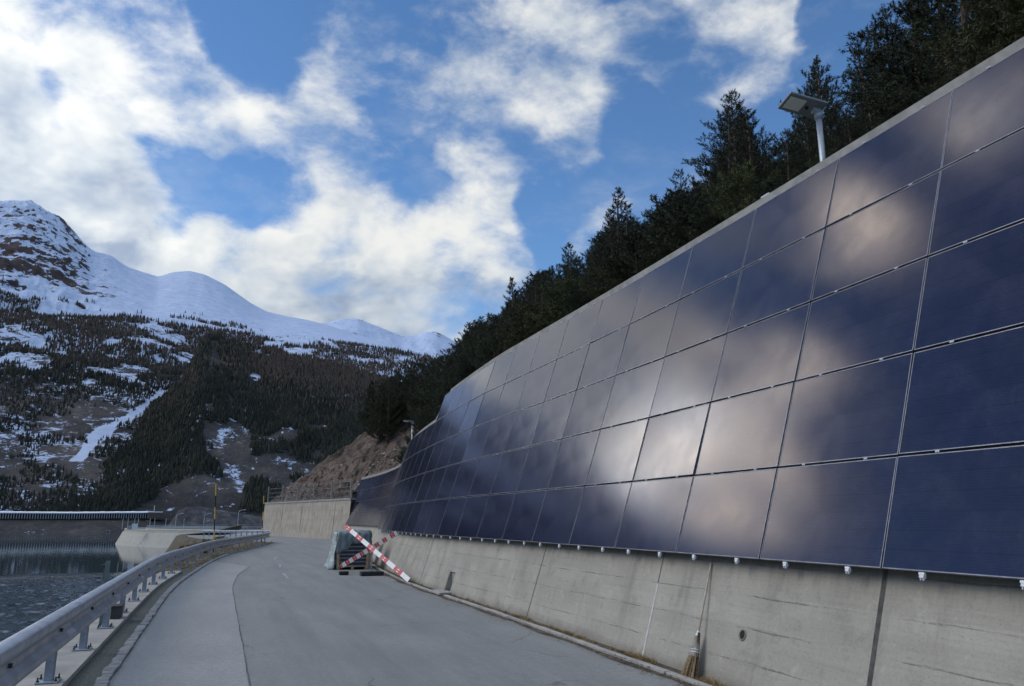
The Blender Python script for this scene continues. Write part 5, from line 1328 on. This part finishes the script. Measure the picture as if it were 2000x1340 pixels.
def sample(n, a0, a1, r0, r1, zf):
    az = rg.uniform(a0, a1, n); r = np.sqrt(rg.uniform(r0**2, r1**2, n)); z = zf(az, r); return az, r, np.sin(np.radians(az))*r, np.cos(np.radians(az))*r, z
# main slope
az, r, x, y, z = sample(100000, -19, 19, 830, RT+170, mtn_z)
den_ = .6*fbm(x/140, y/140, 4, 91)+.8*fbm(x/42, y/42, 3, 92); hf = (r-800)/(RT-800)
gmask = np.zeros(len(az)); 
for (a0, r0), (a1, r1) in zip(gl[:-1], gl[1:]):
    f = (r-r0)/(r1-r0); ok = (f >= 0) & (f <= 1); gmask = np.where(ok & (np.abs(az-(a0+(a1-a0)*f)) < .30), 1, gmask)
keep = (den_ > np.interp(r, [900, 1300], [-.15, -.075])) & (gmask == 0) & ((r < RT) | (den_ > .10)) & ((r < RT+80) | (rg.rand(len(r)) < .25)) & (rg.rand(len(r)) < np.where(az > 3, .5, .85))
az, r, x, y, z = [q[keep] for q in (az, r, x, y, z)]
larch = rg.rand(len(r)) < np.clip((r-1250)/600, 0.04, .62)
H_ = rg.uniform(4, 10, len(r))*np.where(r < 1300, .75, 1.15); P = np.stack([x, y, z-.8], 1)
cones('conifer_forest', P[~larch], H_[~larch], H_[~larch]*.21, M['far_conifer'], 1); cones('larch_forest', P[larch], H_[larch]*1.1, H_[larch]*.17, M['far_larch'], 2)
# side slopes to the left, for what the panels mirror
az, r, x, y, z = sample(34000, -100, -19, 830, RT+100, mtn_z); keep = fbm(x/140, y/140, 4, 91) > -.06; P = np.stack([x, y, z-.8], 1)[keep]
cones('conifer_forest', P, rg.uniform(9, 15, len(P)), rg.uniform(2.6, 4.0, len(P)), M['far_conifer'], 3)
# spur
az, r, x, y, z = sample(62000, -12.5, 19, 800, RB+25, spur_z); e = T(spur, az)
den_ = .7*fbm(x/110, y/110, 4, 95)+.8*fbm(x/35, y/35, 3, 96); keep = (e > 1.2) & (den_ > np.interp(r, [900, 1150], [-.075, -.14])+.20*(rg.rand(len(r)) < .35)) ; az, r, x, y, z = [q[keep] for q in (az, r, x, y, z)]
a2_, r2_, x2_, y2_, z2_ = sample(9000, -9, -1.5, 850, RB+40, spur_z); e2_ = T(spur, a2_); k2_ = (e2_ > 1.2) & (rg.rand(len(r2_)) < .75)
az, r, x, y, z = [np.concatenate([p_, q_[k2_]]) for p_, q_ in ((az, a2_), (r, r2_), (x, x2_), (y, y2_), (z, z2_))]
larch = rg.rand(len(r)) < np.clip((r-1030)/170, 0.03, .75)*np.clip((az+3)/6, .35, 1)
H_ = rg.uniform(5, 10, len(r)); P = np.stack([x, y, z-.6], 1)
cones('conifer_forest', P[~larch], H_[~larch], H_[~larch]*.27, M['far_conifer'], 5); cones('larch_forest', P[larch], H_[larch]*1.1, H_[larch]*.2, M['far_larch'], 6)
#print('LEFTTREES', [(round(q[2]), round(q[3]), round(q[1], 1)) for q in placed if q[2] < 860][:30])
print('PANELS', NPAN, 'TREES', len(placed), 'OBJ', len(bpy.data.objects))
